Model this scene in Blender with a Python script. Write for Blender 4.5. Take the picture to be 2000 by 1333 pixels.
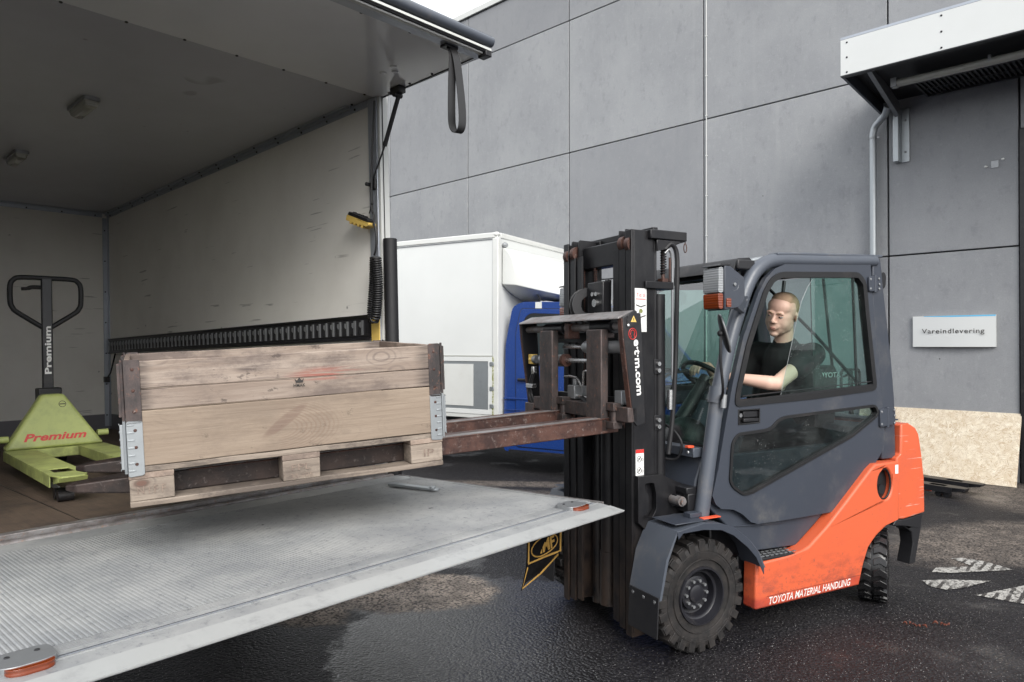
import bpy, bmesh, math, random
from mathutils import Vector, Matrix, Euler, noise
from mathutils.geometry import tessellate_polygon
random.seed(7)
R = math.radians; PI = math.pi
S = bpy.context.scene
for o in list(bpy.data.objects): bpy.data.objects.remove(o, do_unlink=True)
col = S.collection

# ------------------------------------------------------------------ camera, sky, sun, exposure
cd = bpy.data.cameras.new('camera'); cam = bpy.data.objects.new('camera', cd); col.objects.link(cam)
cam.location = (0, 0, 1.58); cam.rotation_euler = (R(90.409), 0, 0)
cd.sensor_width = 36; cd.lens = 36 * 1381.8 / 2000; cd.clip_start = .05; cd.clip_end = 2000
S.camera = cam
W = bpy.data.worlds.new('World'); S.world = W; W.use_nodes = True
wn = W.node_tree.nodes; wl_ = W.node_tree.links
bg = wn['Background']
sky = wn.new('ShaderNodeTexSky'); sky.sky_type = 'NISHITA'; sky.sun_disc = False
SUN_EL, SUN_AZ = R(36), R(162)      # azimuth clockwise from +Y
sky.sun_elevation = SUN_EL; sky.sun_rotation = SUN_AZ; sky.air_density = 1.0; sky.dust_density = 4.0; sky.ozone_density = 1.0
hs = wn.new('ShaderNodeHueSaturation'); hs.inputs['Saturation'].default_value = .22; hs.inputs['Value'].default_value = 1.0
cl = wn.new('ShaderNodeMix'); cl.data_type = 'RGBA'; cl.inputs[0].default_value = .62
cl.inputs[7].default_value = (9.2, 9.5, 9.9, 1)       # the even overcast layer below the blue sky
wl_.new(sky.outputs[0], hs.inputs['Color']); wl_.new(hs.outputs[0], cl.inputs[6]); wl_.new(cl.outputs[2], bg.inputs[0])
bg.inputs[1].default_value = .108
sd = bpy.data.lights.new('sun', 'SUN'); sd.energy = 1.5; sd.angle = R(34); sd.color = (1, .96, .9)
so = bpy.data.objects.new('sun', sd); col.objects.link(so)
d = Vector((math.sin(SUN_AZ) * math.cos(SUN_EL), math.cos(SUN_AZ) * math.cos(SUN_EL), math.sin(SUN_EL)))
so.rotation_euler = (-d).to_track_quat('-Z', 'Y').to_euler()
S.view_settings.view_transform = 'Standard'; S.view_settings.look = 'None'
S.view_settings.exposure = 0.93; S.view_settings.gamma = 1; S.view_settings.use_curve_mapping = False
S.render.engine = 'CYCLES'; S.cycles.transparent_max_bounces = 20; S.cycles.max_bounces = 7
S.cycles.diffuse_bounces = 4; S.cycles.glossy_bounces = 4; S.cycles.use_denoising = True
S.cycles.caustics_reflective = False; S.cycles.caustics_refractive = False

# ------------------------------------------------------------------ materials
class NT:
    def __init__(s, name):
        s.m = bpy.data.materials.new(name); s.m.use_nodes = True; s.t = s.m.node_tree; s.n = s.t.nodes; s.l = s.t.links
        s.b = s.n['Principled BSDF']; s.out = s.n['Material Output']
        tc = s.n.new('ShaderNodeTexCoord'); s.co = tc.outputs['Object']; s.rand = None
    def put(s, sock, v):
        if isinstance(v, bpy.types.NodeSocket): s.l.new(v, sock)
        else: sock.default_value = v
    def mapped(s, scale=(1, 1, 1), loc=(0, 0, 0), rot=(0, 0, 0), co=None):
        m = s.n.new('ShaderNodeMapping'); m.inputs['Scale'].default_value = scale; m.inputs['Rotation'].default_value = rot
        s.put(m.inputs['Location'], loc); s.l.new(co or s.co, m.inputs[0]); return m.outputs[0]
    def noise(s, sc, det=4, ro=.6, co=None, dist=0):
        n = s.n.new('ShaderNodeTexNoise'); n.inputs['Scale'].default_value = sc; n.inputs['Detail'].default_value = det
        n.inputs['Roughness'].default_value = ro; n.inputs['Distortion'].default_value = dist
        s.l.new(co or s.co, n.inputs['Vector']); return n.outputs['Fac']
    def voro(s, sc, feat='F1', co=None, rnd=1):
        n = s.n.new('ShaderNodeTexVoronoi'); n.inputs['Scale'].default_value = sc; n.feature = feat
        n.inputs['Randomness'].default_value = rnd; s.l.new(co or s.co, n.inputs['Vector']); return n.outputs['Distance']
    def wave(s, sc, dist=0, det=2, dsc=1, co=None, axis='X', typ='BANDS'):
        n = s.n.new('ShaderNodeTexWave'); n.inputs['Scale'].default_value = sc; n.inputs['Distortion'].default_value = dist
        n.inputs['Detail'].default_value = det; n.inputs['Detail Scale'].default_value = dsc; n.wave_type = typ
        if typ == 'BANDS': n.bands_direction = axis
        s.l.new(co or s.co, n.inputs['Vector']); return n.outputs['Fac']
    def ramp(s, v, a, b, lo=0., hi=1.):
        n = s.n.new('ShaderNodeMapRange'); n.interpolation_type = 'SMOOTHSTEP'
        n.inputs[1].default_value = a; n.inputs[2].default_value = b; n.inputs[3].default_value = lo; n.inputs[4].default_value = hi
        s.l.new(v, n.inputs[0]); return n.outputs[0]
    def math(s, op, a, b=0., c=None, clamp=False):
        n = s.n.new('ShaderNodeMath'); n.operation = op; n.use_clamp = clamp; s.put(n.inputs[0], a); s.put(n.inputs[1], b)
        if c is not None: s.put(n.inputs[2], c)
        return n.outputs[0]
    def mix(s, f, a, b):
        n = s.n.new('ShaderNodeMix'); n.data_type = 'RGBA'; s.put(n.inputs[0], f)
        s.put(n.inputs[6], a if isinstance(a, bpy.types.NodeSocket) else (*a[:3], 1)); s.put(n.inputs[7], b if isinstance(b, bpy.types.NodeSocket) else (*b[:3], 1))
        return n.outputs[2]
    def mixf(s, f, a, b):
        n = s.n.new('ShaderNodeMix'); s.put(n.inputs[0], f); s.put(n.inputs[2], a); s.put(n.inputs[3], b); return n.outputs[0]
    def bump(s, h, st=.3, dist=.01, prev=None):
        n = s.n.new('ShaderNodeBump'); n.inputs['Strength'].default_value = st; n.inputs['Distance'].default_value = dist
        s.l.new(h, n.inputs['Height'])
        if prev: s.l.new(prev, n.inputs['Normal'])
        s.l.new(n.outputs[0], s.b.inputs['Normal']); return n.outputs[0]
    def sep(s, co=None):
        n = s.n.new('ShaderNodeSeparateXYZ'); s.l.new(co or s.co, n.inputs[0]); return n.outputs
    def randv(s):
        n = s.n.new('ShaderNodeObjectInfo'); return n.outputs['Random']
    def fin(s, color=None, rough=None, metal=None, **k):
        if color is not None: s.put(s.b.inputs['Base Color'], color if isinstance(color, bpy.types.NodeSocket) else (*color[:3], 1))
        if rough is not None: s.put(s.b.inputs['Roughness'], rough)
        if metal is not None: s.put(s.b.inputs['Metallic'], metal)
        for a, v in k.items(): s.put(s.b.inputs[a.replace('_', ' ')], v)
        return s.m

def paint(name, c, rough=.4, metal=0, dirt=(.12, .10, .09), damt=.35, dsc=5, lo=.5, hi=.75, bump=.06, bsc=60, chips=None, clow=.0, cw=None):
    t = NT(name)
    n1 = t.noise(dsc, 6, .65); n2 = t.noise(dsc * 9, 5, .7)
    f = t.math('MULTIPLY', t.ramp(n1, lo, hi), t.ramp(n2, .35, .7, .4, 1))
    colr = t.mix(t.math('MULTIPLY', f, damt), c, dirt)
    v = t.ramp(t.noise(dsc * .6, 3), .3, .7, 0, 1)
    colr = t.mix(t.math('MULTIPLY', v, .25), colr, tuple(x * .8 for x in c))
    if chips:
        n3 = t.noise(22, 8, .75); ch = t.ramp(n3, clow or .64, (clow or .64) + .03)
        colr = t.mix(ch, colr, chips)
    t.bump(t.noise(bsc, 3), bump, .004)
    return t.fin(colr, t.math('ADD', t.math('MULTIPLY', n2, .25), rough - .1), metal, **(cw or {}))
M = {}
M['grey'] = paint('dark_grey_paint', (.043, .050, .066), .33, damt=.75, dirt=(.13, .125, .12), dsc=3.2, chips=(.34, .34, .34), clow=.715)
M['grey2'] = paint('mid_grey_paint', (.078, .089, .110), .32, damt=.6, dirt=(.2, .18, .16), chips=(.5, .5, .49), clow=.705)
M['orange'] = None
def orange():
    t = NT('orange_paint'); z = t.sep()[2]
    c = (.62, .112, .044)
    low = t.ramp(z, .14, .5, 1, 0)
    n = t.noise(7, 8, .7, co=t.mapped((1, 1, 2.2))); n2 = t.noise(40, 6, .75)
    f = t.math('MULTIPLY', t.ramp(n, .45, .68), t.math('MULTIPLY', low, .75))
    k = t.mix(f, c, (.11, .035, .03))
    k = t.mix(t.math('MULTIPLY', t.ramp(t.math('ADD', n2, t.math('MULTIPLY', low, .10)), .62, .70), .55), k, (.12, .06, .05))
    k = t.mix(t.math('MULTIPLY', t.ramp(z, .20, .225, 1, 0), .55), k, (.36, .03, .02))
    sc = t.ramp(t.noise(3, 5, .9, co=t.mapped((1, 1, 30), rot=(0, .12, 0))), .665, .69)
    k = t.mix(t.math('MULTIPLY', sc, t.math('MULTIPLY', low, .7)), k, (.15, .05, .04))
    x_ = t.sep()[0]; scr = t.noise(2.2, 2, .5, co=t.mapped((1, 1, 55), loc=(.3, 0, 1.7), rot=(0, -.10, 0)))
    sm = t.math('MULTIPLY', t.ramp(scr, .655, .668), t.math('MULTIPLY', t.ramp(x_, 1.62, 1.66), t.ramp(t.noise(4, 2), .45, .52)))
    k = t.mix(t.math('MULTIPLY', sm, .8), k, (.72, .45, .38))
    k = t.mix(t.math('MULTIPLY', t.ramp(t.noise(2.5, 6, .7), .48, .72), .30), k, (.42, .09, .06))
    t.bump(t.noise(70, 3), .06, .004)
    return t.fin(k, t.mixf(n, .32, .55), 0, Coat_Weight=.15)
M['orange'] = orange()
M['black'] = paint('black_steel', (.010, .010, .012), .38, damt=.6, dirt=(.07, .06, .055), dsc=7, chips=(.16, .10, .07), clow=.69)
M['mast'] = None
def mast():
    t = NT('mast_steel'); z = t.sep()[2]; n = t.noise(6, 7, .7, co=t.mapped((1.6, 1.6, .9)))
    low = t.ramp(z, .1, .75, 1, 0)
    k = t.mix(t.ramp(n, .35, .7), (.007, .007, .009), (.017, .0165, .018))
    k = t.mix(t.math('MULTIPLY', low, t.ramp(n, .3, .62)), k, (.050, .034, .026))
    k = t.mix(t.ramp(t.noise(30, 6, .8, co=t.mapped((3, 3, .4))), .68, .74), k, (.28, .27, .27))
    t.bump(n, .15, .004)
    return t.fin(k, t.mixf(n, .28, .55), .25)
M['mast'] = mast()
def rust(name, a, b, c, metal=.35, zst=1):
    t = NT(name); n = t.noise(9, 9, .72, co=t.mapped((1, 1, zst))); n2 = t.noise(45, 6, .75)
    k = t.mix(t.ramp(n, .38, .62), a, b); k = t.mix(t.ramp(n2, .55, .72), k, c)
    t.bump(n2, .25, .004)
    return t.fin(k, t.mixf(n2, .35, .7), metal)
M['rust'] = rust('rusty_steel', (.040, .020, .017), (.095, .045, .034), (.24, .20, .18), .25)
M['darktipshade'] = rust('dark_fork_tip_and_painted_shade', (.018, .013, .012), (.04, .026, .022), (.12, .10, .095), .3)  # dark steel of the tips, also shade under the crate put into colour
M['worn'] = rust('worn_carriage_steel', (.05, .045, .045), (.11, .085, .08), (.25, .12, .08), .5, .5)
M['wornlight'] = rust('worn_bright_steel', (.30, .29, .29), (.18, .16, .155), (.30, .17, .12), .6)
M['chrome'] = paint('bright_steel', (.62, .62, .62), .22, .95, damt=.3)
M['galv'] = paint('galvanised_steel', (.38, .405, .42), .42, .75, dirt=(.3, .31, .33), damt=.6, dsc=14)
M['zincgrey'] = paint('satin_grey_metal', (.30, .31, .32), .38, .6, damt=.5)
M['rubber'] = paint('black_rubber', (.011, .011, .013), .55, damt=.5, dirt=(.035, .032, .03))
M['seal'] = paint('window_rubber', (.010, .010, .011), .42, damt=.2)
M['plastic'] = paint('black_plastic', (.012, .012, .014), .42, damt=.4)
def tyre():
    t = NT('tyre_rubber'); n = t.noise(14, 6, .7)
    k = t.mix(t.ramp(n, .35, .7), (.008, .0075, .0078), (.028, .0235, .0215))
    t.bump(t.noise(60, 4), .25, .004)
    return t.fin(k, t.mixf(n, .45, .8))
M['tyre'] = tyre()
M['wettyre'] = paint('wet_tyre_rubber', (.012, .012, .013), .22, damt=.3)
M['rim'] = paint('black_wheel_rim', (.014, .014, .018), .3, damt=.5, dirt=(.10, .09, .085), dsc=16)
def grp(name, c, dirt, marks=.5, rough=.45, band=None):
    t = NT(name)
    k = t.mix(t.math('MULTIPLY', t.ramp(t.noise(1.6, 6, .6), .35, .75), .35), c, dirt)
    s1 = t.noise(2.2, 9, .78, co=t.mapped((1, 1, 22))); s2 = t.noise(2.2, 3)
    sc = t.math('MULTIPLY', t.ramp(s1, .60, .66, 0, .6), t.ramp(s2, .42, .62))
    z = t.sep()[2]; low = t.ramp(z, .3, 1.7, 1, .12)
    k = t.mix(t.math('MULTIPLY', sc, t.math('MULTIPLY', low, marks)), k, (.24, .22, .20))
    sp = t.math('MULTIPLY', t.ramp(t.voro(5), .075, .03, 0, 1), t.ramp(t.noise(3), .46, .54))
    sc_ = t.noise(1.7, 2, .5, co=t.mapped((1, 1, 26), rot=(0, .5, 0), loc=(3, 1, 2))); sp = t.math('MAXIMUM', sp, t.math('MULTIPLY', t.ramp(sc_, .67, .685, 0, .7), t.ramp(t.noise(2.3, 2), .52, .60)))
    k = t.mix(t.math('MULTIPLY', sp, marks * .8), k, (.20, .185, .175))
    if band: k = t.mix(t.ramp(z, band - .004, band + .004, 1, 0), k, (.17, .165, .18))
    t.bump(t.noise(120, 2), .03, .003)
    return t.fin(k, rough)
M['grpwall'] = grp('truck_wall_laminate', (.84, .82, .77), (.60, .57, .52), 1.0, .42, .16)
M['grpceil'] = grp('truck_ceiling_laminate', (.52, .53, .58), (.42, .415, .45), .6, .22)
M['grpflap'] = grp('flap_laminate', (.84, .86, .88), (.66, .68, .70), .6, .13)
M['alu'] = paint('grey_aluminium_trim', (.42, .45, .50), .35, .55, damt=.3)
M['white'] = paint('white_paint', (.62, .63, .61), .35, dirt=(.45, .43, .38), damt=.35, dsc=3)
M['vanwhite'] = paint('white_van_panel', (.66, .675, .665), .35, dirt=(.6, .62, .58), damt=.25, dsc=2)
M['blue'] = paint('blue_car_paint', (.010, .042, .20), .22, damt=.2, dirt=(.05, .08, .2), cw={'Coat Weight': .5})
M['lightblue'] = paint('light_blue_print', (.14, .50, .78), .4, damt=.1)
M['yellow'] = paint('yellow_plastic', (.72, .50, .13), .45, damt=.4, dirt=(.2, .15, .08))
M['red'] = paint('red_print', (.62, .035, .03), .4, damt=.15)
M['redorange'] = paint('red_orange_plastic', (.75, .10, .04), .4, damt=.2)
M['ink'] = paint('black_print', (.03, .026, .024), .6, damt=.1)
M['print'] = paint('white_print', (.78, .77, .74), .5, dirt=(.3, .1, .06), damt=.6, dsc=30, lo=.45, hi=.6)
M['sticker'] = paint('white_sticker', (.78, .78, .77), .4, damt=.15)
M['stamp'] = paint('faded_stamp_ink', (.14, .10, .085), .8, dirt=(.42, .33, .26), damt=.8, dsc=40, lo=.35, hi=.55)
def lime():
    t = NT('lime_green_paint'); n = t.noise(9, 8, .75)
    k = t.mix(t.ramp(n, .42, .7), (.44, .50, .17), (.36, .41, .15)); k = t.mix(t.ramp(t.noise(30, 7, .8), .64, .69), k, (.04, .04, .02))
    z = t.sep()[2]; k = t.mix(t.math('MULTIPLY', t.ramp(z, .06, .30, 1, 0), t.ramp(t.noise(5, 6, .7), .40, .66, 0, .75)), k, (.12, .13, .06))
    t.bump(n, .1, .004); return t.fin(k, .42)
M['lime'] = lime()
def amber(name, c, tr=.3):
    t = NT(name); t.bump(t.wave(26, axis='Z'), .35, .004)
    return t.fin(c, .12, 0, Transmission_Weight=tr, Coat_Weight=.5)
M['amber'] = amber('amber_lens', (.20, .034, .006), .12); M['clearlens'] = amber('clear_ribbed_lens', (.48, .50, .52), .45)
M['lampdull'] = amber('dull_lamp_cover', (.42, .42, .38), .2)

def wood(name, c1, c2, dark, axis=0, wear=.5, mark=0):
    t = NT(name); r = t.randv()
    off = t.n.new('ShaderNodeCombineXYZ')
    for i, k_ in enumerate((7.3, 3.1, 5.7)): t.put(off.inputs[i], t.math('MULTIPLY', r, k_ * 3))
    sc = [9, 9, 9]; sc[axis] = .7
    sc[axis] = .55; m = t.mapped(tuple(sc), loc=off.outputs[0]); wv = t.noise(.5, 3, .5, co=m)
    sc2 = [26, 26, 26]; sc2[axis] = 1.3; m2 = t.mapped(tuple(sc2), loc=off.outputs[0])
    grain = t.noise(1.3, 5, .6, co=m2, dist=1.2); fine = t.noise(3.4, 7, .7, co=m2, dist=.5)
    k = t.mix(t.ramp(grain, .35, .65, 0, .9), c1, c2)
    k = t.mix(t.ramp(fine, .54, .68, 0, .6), k, dark)
    k = t.mix(t.ramp(wv, .50, .68, 0, .5), k, c2)
    blot = t.noise(2.2, 8, .74, co=t.mapped((1, 1, 2.0), loc=off.outputs[0]))
    k = t.mix(t.math('MULTIPLY', t.ramp(blot, .44, .62), wear), k, dark)
    k = t.mix(t.ramp(t.noise(9, 6, .8, co=t.mapped((1, 1, 1.6), loc=off.outputs[0])), .60, .68, 0, .75), k, tuple(x * .5 for x in dark))
    s2 = [6, 6, 6]; s2[axis] = 3.6
    kn = t.voro(1, co=t.mapped(tuple(s2), loc=off.outputs[0])); sel = t.ramp(t.noise(1.3, 2, co=t.mapped((2, 2, 2), loc=off.outputs[0])), .50, .56)
    kn2 = t.math('MULTIPLY', t.ramp(kn, .05, .13, 1, 0), sel)
    k = t.mix(t.math('MULTIPLY', kn2, .85), k, (.12, .045, .03))
    rg = t.ramp(t.math('SINE', t.math('ADD', t.math('MULTIPLY', kn, 75), t.math('MULTIPLY', grain, 4))), .1, 1, 0, .5)
    k = t.mix(t.math('MULTIPLY', t.math('MULTIPLY', rg, sel), t.ramp(kn, .12, .42, 1, 0)), k, dark)
    k = t.mix(t.math('MULTIPLY', r, .35), k, tuple(x * .55 for x in c2))
    if mark:
        s_ = t.sep(); near = t.ramp(s_[1], .03, .04, 1, 0)
        if mark == 1:      # steep cathedral figure round a hidden knot
            x = t.math('SUBTRACT', s_[0], .50); z = t.math('SUBTRACT', s_[2], .085); ca, sa = math.cos(.62), math.sin(.62)
            u = t.math('ADD', t.math('MULTIPLY', x, ca), t.math('MULTIPLY', z, sa)); v = t.math('SUBTRACT', t.math('MULTIPLY', z, ca), t.math('MULTIPLY', x, sa))
            u1 = t.math('DIVIDE', t.math('SUBTRACT', u, .05), .105); v1 = t.math('DIVIDE', v, .020); d0 = t.math('SQRT', t.math('ADD', t.math('MULTIPLY', u1, u1), t.math('MULTIPLY', v1, v1)))
            k = t.mix(t.math('MULTIPLY', t.math('MULTIPLY', t.ramp(d0, .75, 1.15, 1, 0), t.ramp(fine, .35, .6, .4, 1)), t.math('MULTIPLY', near, .75)), k, (.17, .115, .09))
            x2 = t.math('DIVIDE', t.math('SUBTRACT', s_[0], .50), 2.2); d1 = t.math('SQRT', t.math('ADD', t.math('MULTIPLY', x2, x2), t.math('MULTIPLY', z, z)))
            rr = t.ramp(t.math('SINE', t.math('MULTIPLY', t.math('ADD', d1, t.math('MULTIPLY', grain, .006)), 780)), -.2, 1, 0, 1)
            fan = t.math('MULTIPLY', t.ramp(d1, .02, .045), t.math('MULTIPLY', t.ramp(d1, .085, .135, 1, 0), t.ramp(s_[0], .50, .54)))
            k = t.mix(t.math('MULTIPLY', t.math('MULTIPLY', rr, fan), t.math('MULTIPLY', near, .6)), k, (.20, .14, .105))
        else:              # red stain along the seam, dark smear
            x = t.math('DIVIDE', t.math('SUBTRACT', s_[0], .70), .17); z = t.math('DIVIDE', t.math('SUBTRACT', s_[2], .085), .035)
            d0 = t.math('SQRT', t.math('ADD', t.math('MULTIPLY', x, x), t.math('MULTIPLY', z, z)))
            k = t.mix(t.math('MULTIPLY', t.math('MULTIPLY', t.ramp(d0, .2, 1.1, 1, 0), t.ramp(fine, .46, .56)), t.math('MULTIPLY', near, .7)), k, (.30, .07, .05))
            x = t.math('DIVIDE', t.math('SUBTRACT', s_[0], .43), .085); z = t.math('DIVIDE', t.math('SUBTRACT', s_[2], .125), .016)
            d0 = t.math('SQRT', t.math('ADD', t.math('MULTIPLY', x, x), t.math('MULTIPLY', z, z)))
            k = t.mix(t.math('MULTIPLY', t.math('MULTIPLY', t.ramp(d0, .2, 1.1, 1, 0), t.ramp(grain, .35, .6, .3, 1)), t.math('MULTIPLY', near, .85)), k, (.06, .045, .045))
            ed = t.math('MAXIMUM', t.ramp(s_[0], .10, .055), t.ramp(s_[0], 1.06, 1.13)); k = t.mix(t.math('MULTIPLY', ed, t.ramp(fine, .35, .6, .3, .8)), k, (.07, .055, .05))
    h = t.math('ADD', fine, t.math('MULTIPLY', grain, .6)); t.bump(h, .4, .004)
    return t.fin(k, .78)
M['wood'] = wood('weathered_pine', (.40, .33, .275), (.265, .205, .165), (.105, .08, .075), 0, .75, 2)
M['wood2'] = wood('fresh_plywood_plank', (.385, .31, .24), (.285, .22, .165), (.16, .12, .095), 0, .45, 1)
M['woody'] = wood('weathered_pine_crosswise', (.42, .33, .27), (.32, .24, .19), (.13, .10, .085), 1, .8)
M['woodp'] = wood('pallet_timber', (.36, .30, .245), (.225, .18, .145), (.085, .068, .058), 0, .9)
M['floor'] = wood('worn_truck_floor', (.125, .088, .062), (.095, .066, .048), (.045, .034, .028), 0, .8)
def osb():
    t = NT('strand_board'); k = t.mix(t.ramp(t.noise(4, 4), .3, .7), (.56, .47, .35), (.66, .59, .47))
    for i, (sc, c1, c2) in enumerate(((11, (.72, .66, .54), (.50, .39, .26)), (16, (.76, .71, .60), (.55, .46, .33)), (22, (.70, .63, .50), (.40, .29, .18)))):
        v = t.n.new('ShaderNodeTexVoronoi'); v.inputs['Scale'].default_value = sc
        t.l.new(t.mapped((1, .0, 1), loc=(i * 3.7, 0, i * 1.9)), v.inputs['Vector'])
        cs = t.sep(v.outputs['Color']); vr = t.n.new('ShaderNodeVectorRotate'); vr.rotation_type = 'Y_AXIS'
        t.l.new(t.co, vr.inputs['Vector']); t.l.new(t.math('MULTIPLY', cs[0], 6.28), vr.inputs['Angle'])
        st = t.noise(1.0, 3, .6, co=t.mapped((9, 1, 150), co=vr.outputs[0]))
        k = t.mix(t.ramp(st, .47, .58, 0, .9), k, t.mix(cs[1], c1, c2)); k = t.mix(t.ramp(st, .43, .35, 0, .7), k, (.28, .19, .11))
    return t.fin(k, .6)
M['osb'] = osb()
def concrete():
    t = NT('grey_concrete_panel'); r = t.randv(); s = t.sep()
    off = t.n.new('ShaderNodeCombineXYZ')
    for i in range(3): t.put(off.inputs[i], t.math('MULTIPLY', r, 9. + i))
    m = t.mapped((1, 1, 1), loc=off.outputs[0])
    n1 = t.noise(.9, 7, .62, co=m); n2 = t.noise(6, 7, .68, co=t.mapped((1.4, 1, .8), loc=off.outputs[0])); n3 = t.noise(70, 4, .7)
    k = t.mix(t.ramp(n1, .3, .7), (.255, .263, .275), (.305, .313, .322))
    k = t.mix(t.ramp(n2, .52, .78, 0, .30), k, (.36, .367, .375))
    k = t.mix(t.ramp(n2, .48, .28, 0, .5), k, (.19, .195, .21))
    k = t.mix(t.ramp(t.noise(14, 7, .75), .52, .70, 0, .5), k, (.37, .375, .38)); k = t.mix(t.ramp(n3, .5, .75, 0, .4), k, (.15, .153, .16)); k = t.mix(t.ramp(n3, .45, .25, 0, .3), k, (.42, .42, .42))
    st = t.noise(2.4, 5, .6, co=t.mapped((2.2, 2.2, .22), loc=off.outputs[0]))
    k = t.mix(t.ramp(st, .55, .75, 0, .22), k, (.37, .375, .375))
    pit = t.math('MULTIPLY', t.ramp(t.voro(3.2, co=m), .03, .018, 0, 1), t.ramp(t.noise(2, co=m), .5, .55)); k = t.mix(pit, k, (.03, .03, .03))
    wp = t.math('MULTIPLY', t.ramp(t.noise(26, 7, .8, co=m), .66, .72), t.ramp(t.noise(2.1, 3, co=m), .5, .62)); k = t.mix(t.math('MULTIPLY', wp, .7), k, (.46, .46, .455))
    k = t.mix(t.math('MULTIPLY', t.ramp(r, 0, 1, 0, 1), .5), k, (.19, .195, .21))
    t.bump(t.math('ADD', n3, t.math('MULTIPLY', n2, .6)), .35, .006)
    return t.fin(k, .78)
M['concrete'] = concrete()
def asphalt():
    t = NT('wet_asphalt'); s = t.sep()
    warp = t.noise(1.3, 6, .6); warp2 = t.noise(7, 5, .7)
    def blob(cx, cy, rx, ry, rot, edge=.18, amp=.55):
        c, sn = math.cos(rot), math.sin(rot)
        x = t.math('SUBTRACT', s[0], cx); y = t.math('SUBTRACT', s[1], cy)
        u = t.math('ADD', t.math('MULTIPLY', x, c / rx), t.math('MULTIPLY', y, sn / rx))
        v = t.math('ADD', t.math('MULTIPLY', x, -sn / ry), t.math('MULTIPLY', y, c / ry))
        dd = t.math('SQRT', t.math('ADD', t.math('MULTIPLY', u, u), t.math('MULTIPLY', v, v)))
        dd = t.math('ADD', dd, t.math('MULTIPLY', t.math('SUBTRACT', warp, .5), amp * 1.6)); dd = t.math('ADD', dd, t.math('MULTIPLY', t.math('SUBTRACT', warp2, .5), amp * .9))
        return t.ramp(dd, 1 - edge, 1 + edge, 1, 0)
    sand = blob(-.72, 4.56, .62, .36, .1, .12, .5)
    for a in ((-1.25, 4.25, .34, .2, -.5, .2, .8), (4.15, 5.75, 1.3, .55, .25, .25, .5), (5.6, 7.3, .9, .8, .3, .25, .5), (.25, 8.1, 1.6, .16, -.1, .4, .6), (-.3, 7.6, .8, .2, 0, .4, .8)):
        sand = t.math('MAXIMUM', sand, t.math('MULTIPLY', blob(*a), 1. if a[0] < -1 else .42))
    g = t.noise(90, 3, .6); v = t.voro(62)
    k = t.mix(t.ramp(v, .25, .6), (.024, .0225, .026), (.008, .0075, .009)); k = t.mix(t.ramp(warp, .35, .7, 0, .4), k, (.034, .031, .032))
    k = t.mix(t.ramp(t.noise(120, 1), .70, .74), k, (.55, .54, .52))
    hole = t.ramp(t.noise(5, 7, .7), .42, .6)
    sm = t.math('MULTIPLY', sand, t.math('MULTIPLY', t.ramp(v, .75, .45, .25, 1), t.math('ADD', t.math('MULTIPLY', hole, .45), .55)))
    k = t.mix(sm, k, t.mix(t.ramp(g, .3, .7), (.30, .25, .21), (.50, .42, .35)))
    far = t.ramp(s[1], 8, 14)
    wet = t.math('MULTIPLY', t.math('SUBTRACT', 1., sand), 1.)
    pud = t.math('MAXIMUM', blob(-.05, 3.75, .85, 1.15, .2, .05, .45), t.ramp(warp, .56, .66))
    ro = t.mixf(pud, .55, .30); ro = t.mixf(wet, .85, ro)
    h = t.math('ADD', t.math('MULTIPLY', v, -1.), t.math('MULTIPLY', g, .4))
    t.bump(h, .8, .008)
    t.put(t.b.inputs['Specular IOR Level'], t.mixf(pud, .28, .6))
    t.put(t.b.inputs['Coat Weight'], t.math('MULTIPLY', pud, t.math('MULTIPLY', wet, .32))); t.put(t.b.inputs['Coat Roughness'], .27); t.b.inputs['Coat IOR'].default_value = 1.45
    return t.fin(k, ro)
M['asphalt'] = asphalt()
def marking():
    t = NT('worn_road_paint'); n = t.noise(30, 6, .75); v = t.voro(85)
    tr_ = t.math('MULTIPLY', t.ramp(t.wave(5.2, 1.5, 2, 2, co=t.mapped((1, 1, 1), rot=(0, 0, .75)), axis='X'), .62, .8), t.ramp(t.noise(2.2, 3), .42, .52))
    w = t.math('MAXIMUM', t.ramp(t.math('ADD', n, t.math('MULTIPLY', v, .25)), .60, .74), tr_)
    t.bump(v, .5, .006)
    return t.fin(t.mix(w, (.42, .41, .385), (.04, .038, .038)), t.mixf(w, .6, .35))
M['marking'] = marking()
def platform():
    t = NT('worn_aluminium_plate'); n = t.noise(3, 7, .66); n2 = t.noise(30, 7, .8); n3 = t.noise(3, 5, .7, co=t.mapped((8, 1, 1)))
    k = t.mix(t.ramp(n, .3, .7), (.30, .31, .32), (.43, .435, .43)); k = t.mix(t.ramp(n2, .52, .68, 0, .7), k, (.15, .16, .175))
    k = t.mix(t.ramp(n3, .60, .72, 0, .35), k, (.22, .23, .25)); k = t.mix(t.ramp(t.noise(5, 8, .8), .70, .74, 0, .4), k, (.50, .27, .18))
    k = t.mix(t.math('MULTIPLY', t.ramp(t.voro(4), .06, .03), t.ramp(t.noise(1.7), .5, .55)), k, (.08, .08, .085))
    t.bump(n2, .2, .003)
    return t.fin(k, t.mixf(n, .42, .6), .35)
M['platform'] = platform()
M['bevel'] = paint('bright_worn_aluminium', (.44, .45, .445), .45, .3, dirt=(.25, .25, .26), damt=.8, dsc=9)
def skin():
    t = NT('skin'); n = t.noise(18, 4)
    return t.fin(t.mix(t.ramp(n, .35, .7, 0, .5), (.66, .43, .34), (.63, .385, .30)), .52)
M['skin'] = skin()
M['hair'] = paint('short_blond_hair', (.40, .265, .175), .8, damt=.5, dirt=(.24, .15, .095), dsc=60, bump=.6, bsc=220)
M['lip'] = paint('lips', (.42, .19, .16), .5, damt=.1)
M['eye'] = paint('eye', (.06, .045, .04), .25, damt=.1); M['eyewhite'] = paint('eye_white', (.6, .57, .55), .3, damt=0)
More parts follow.
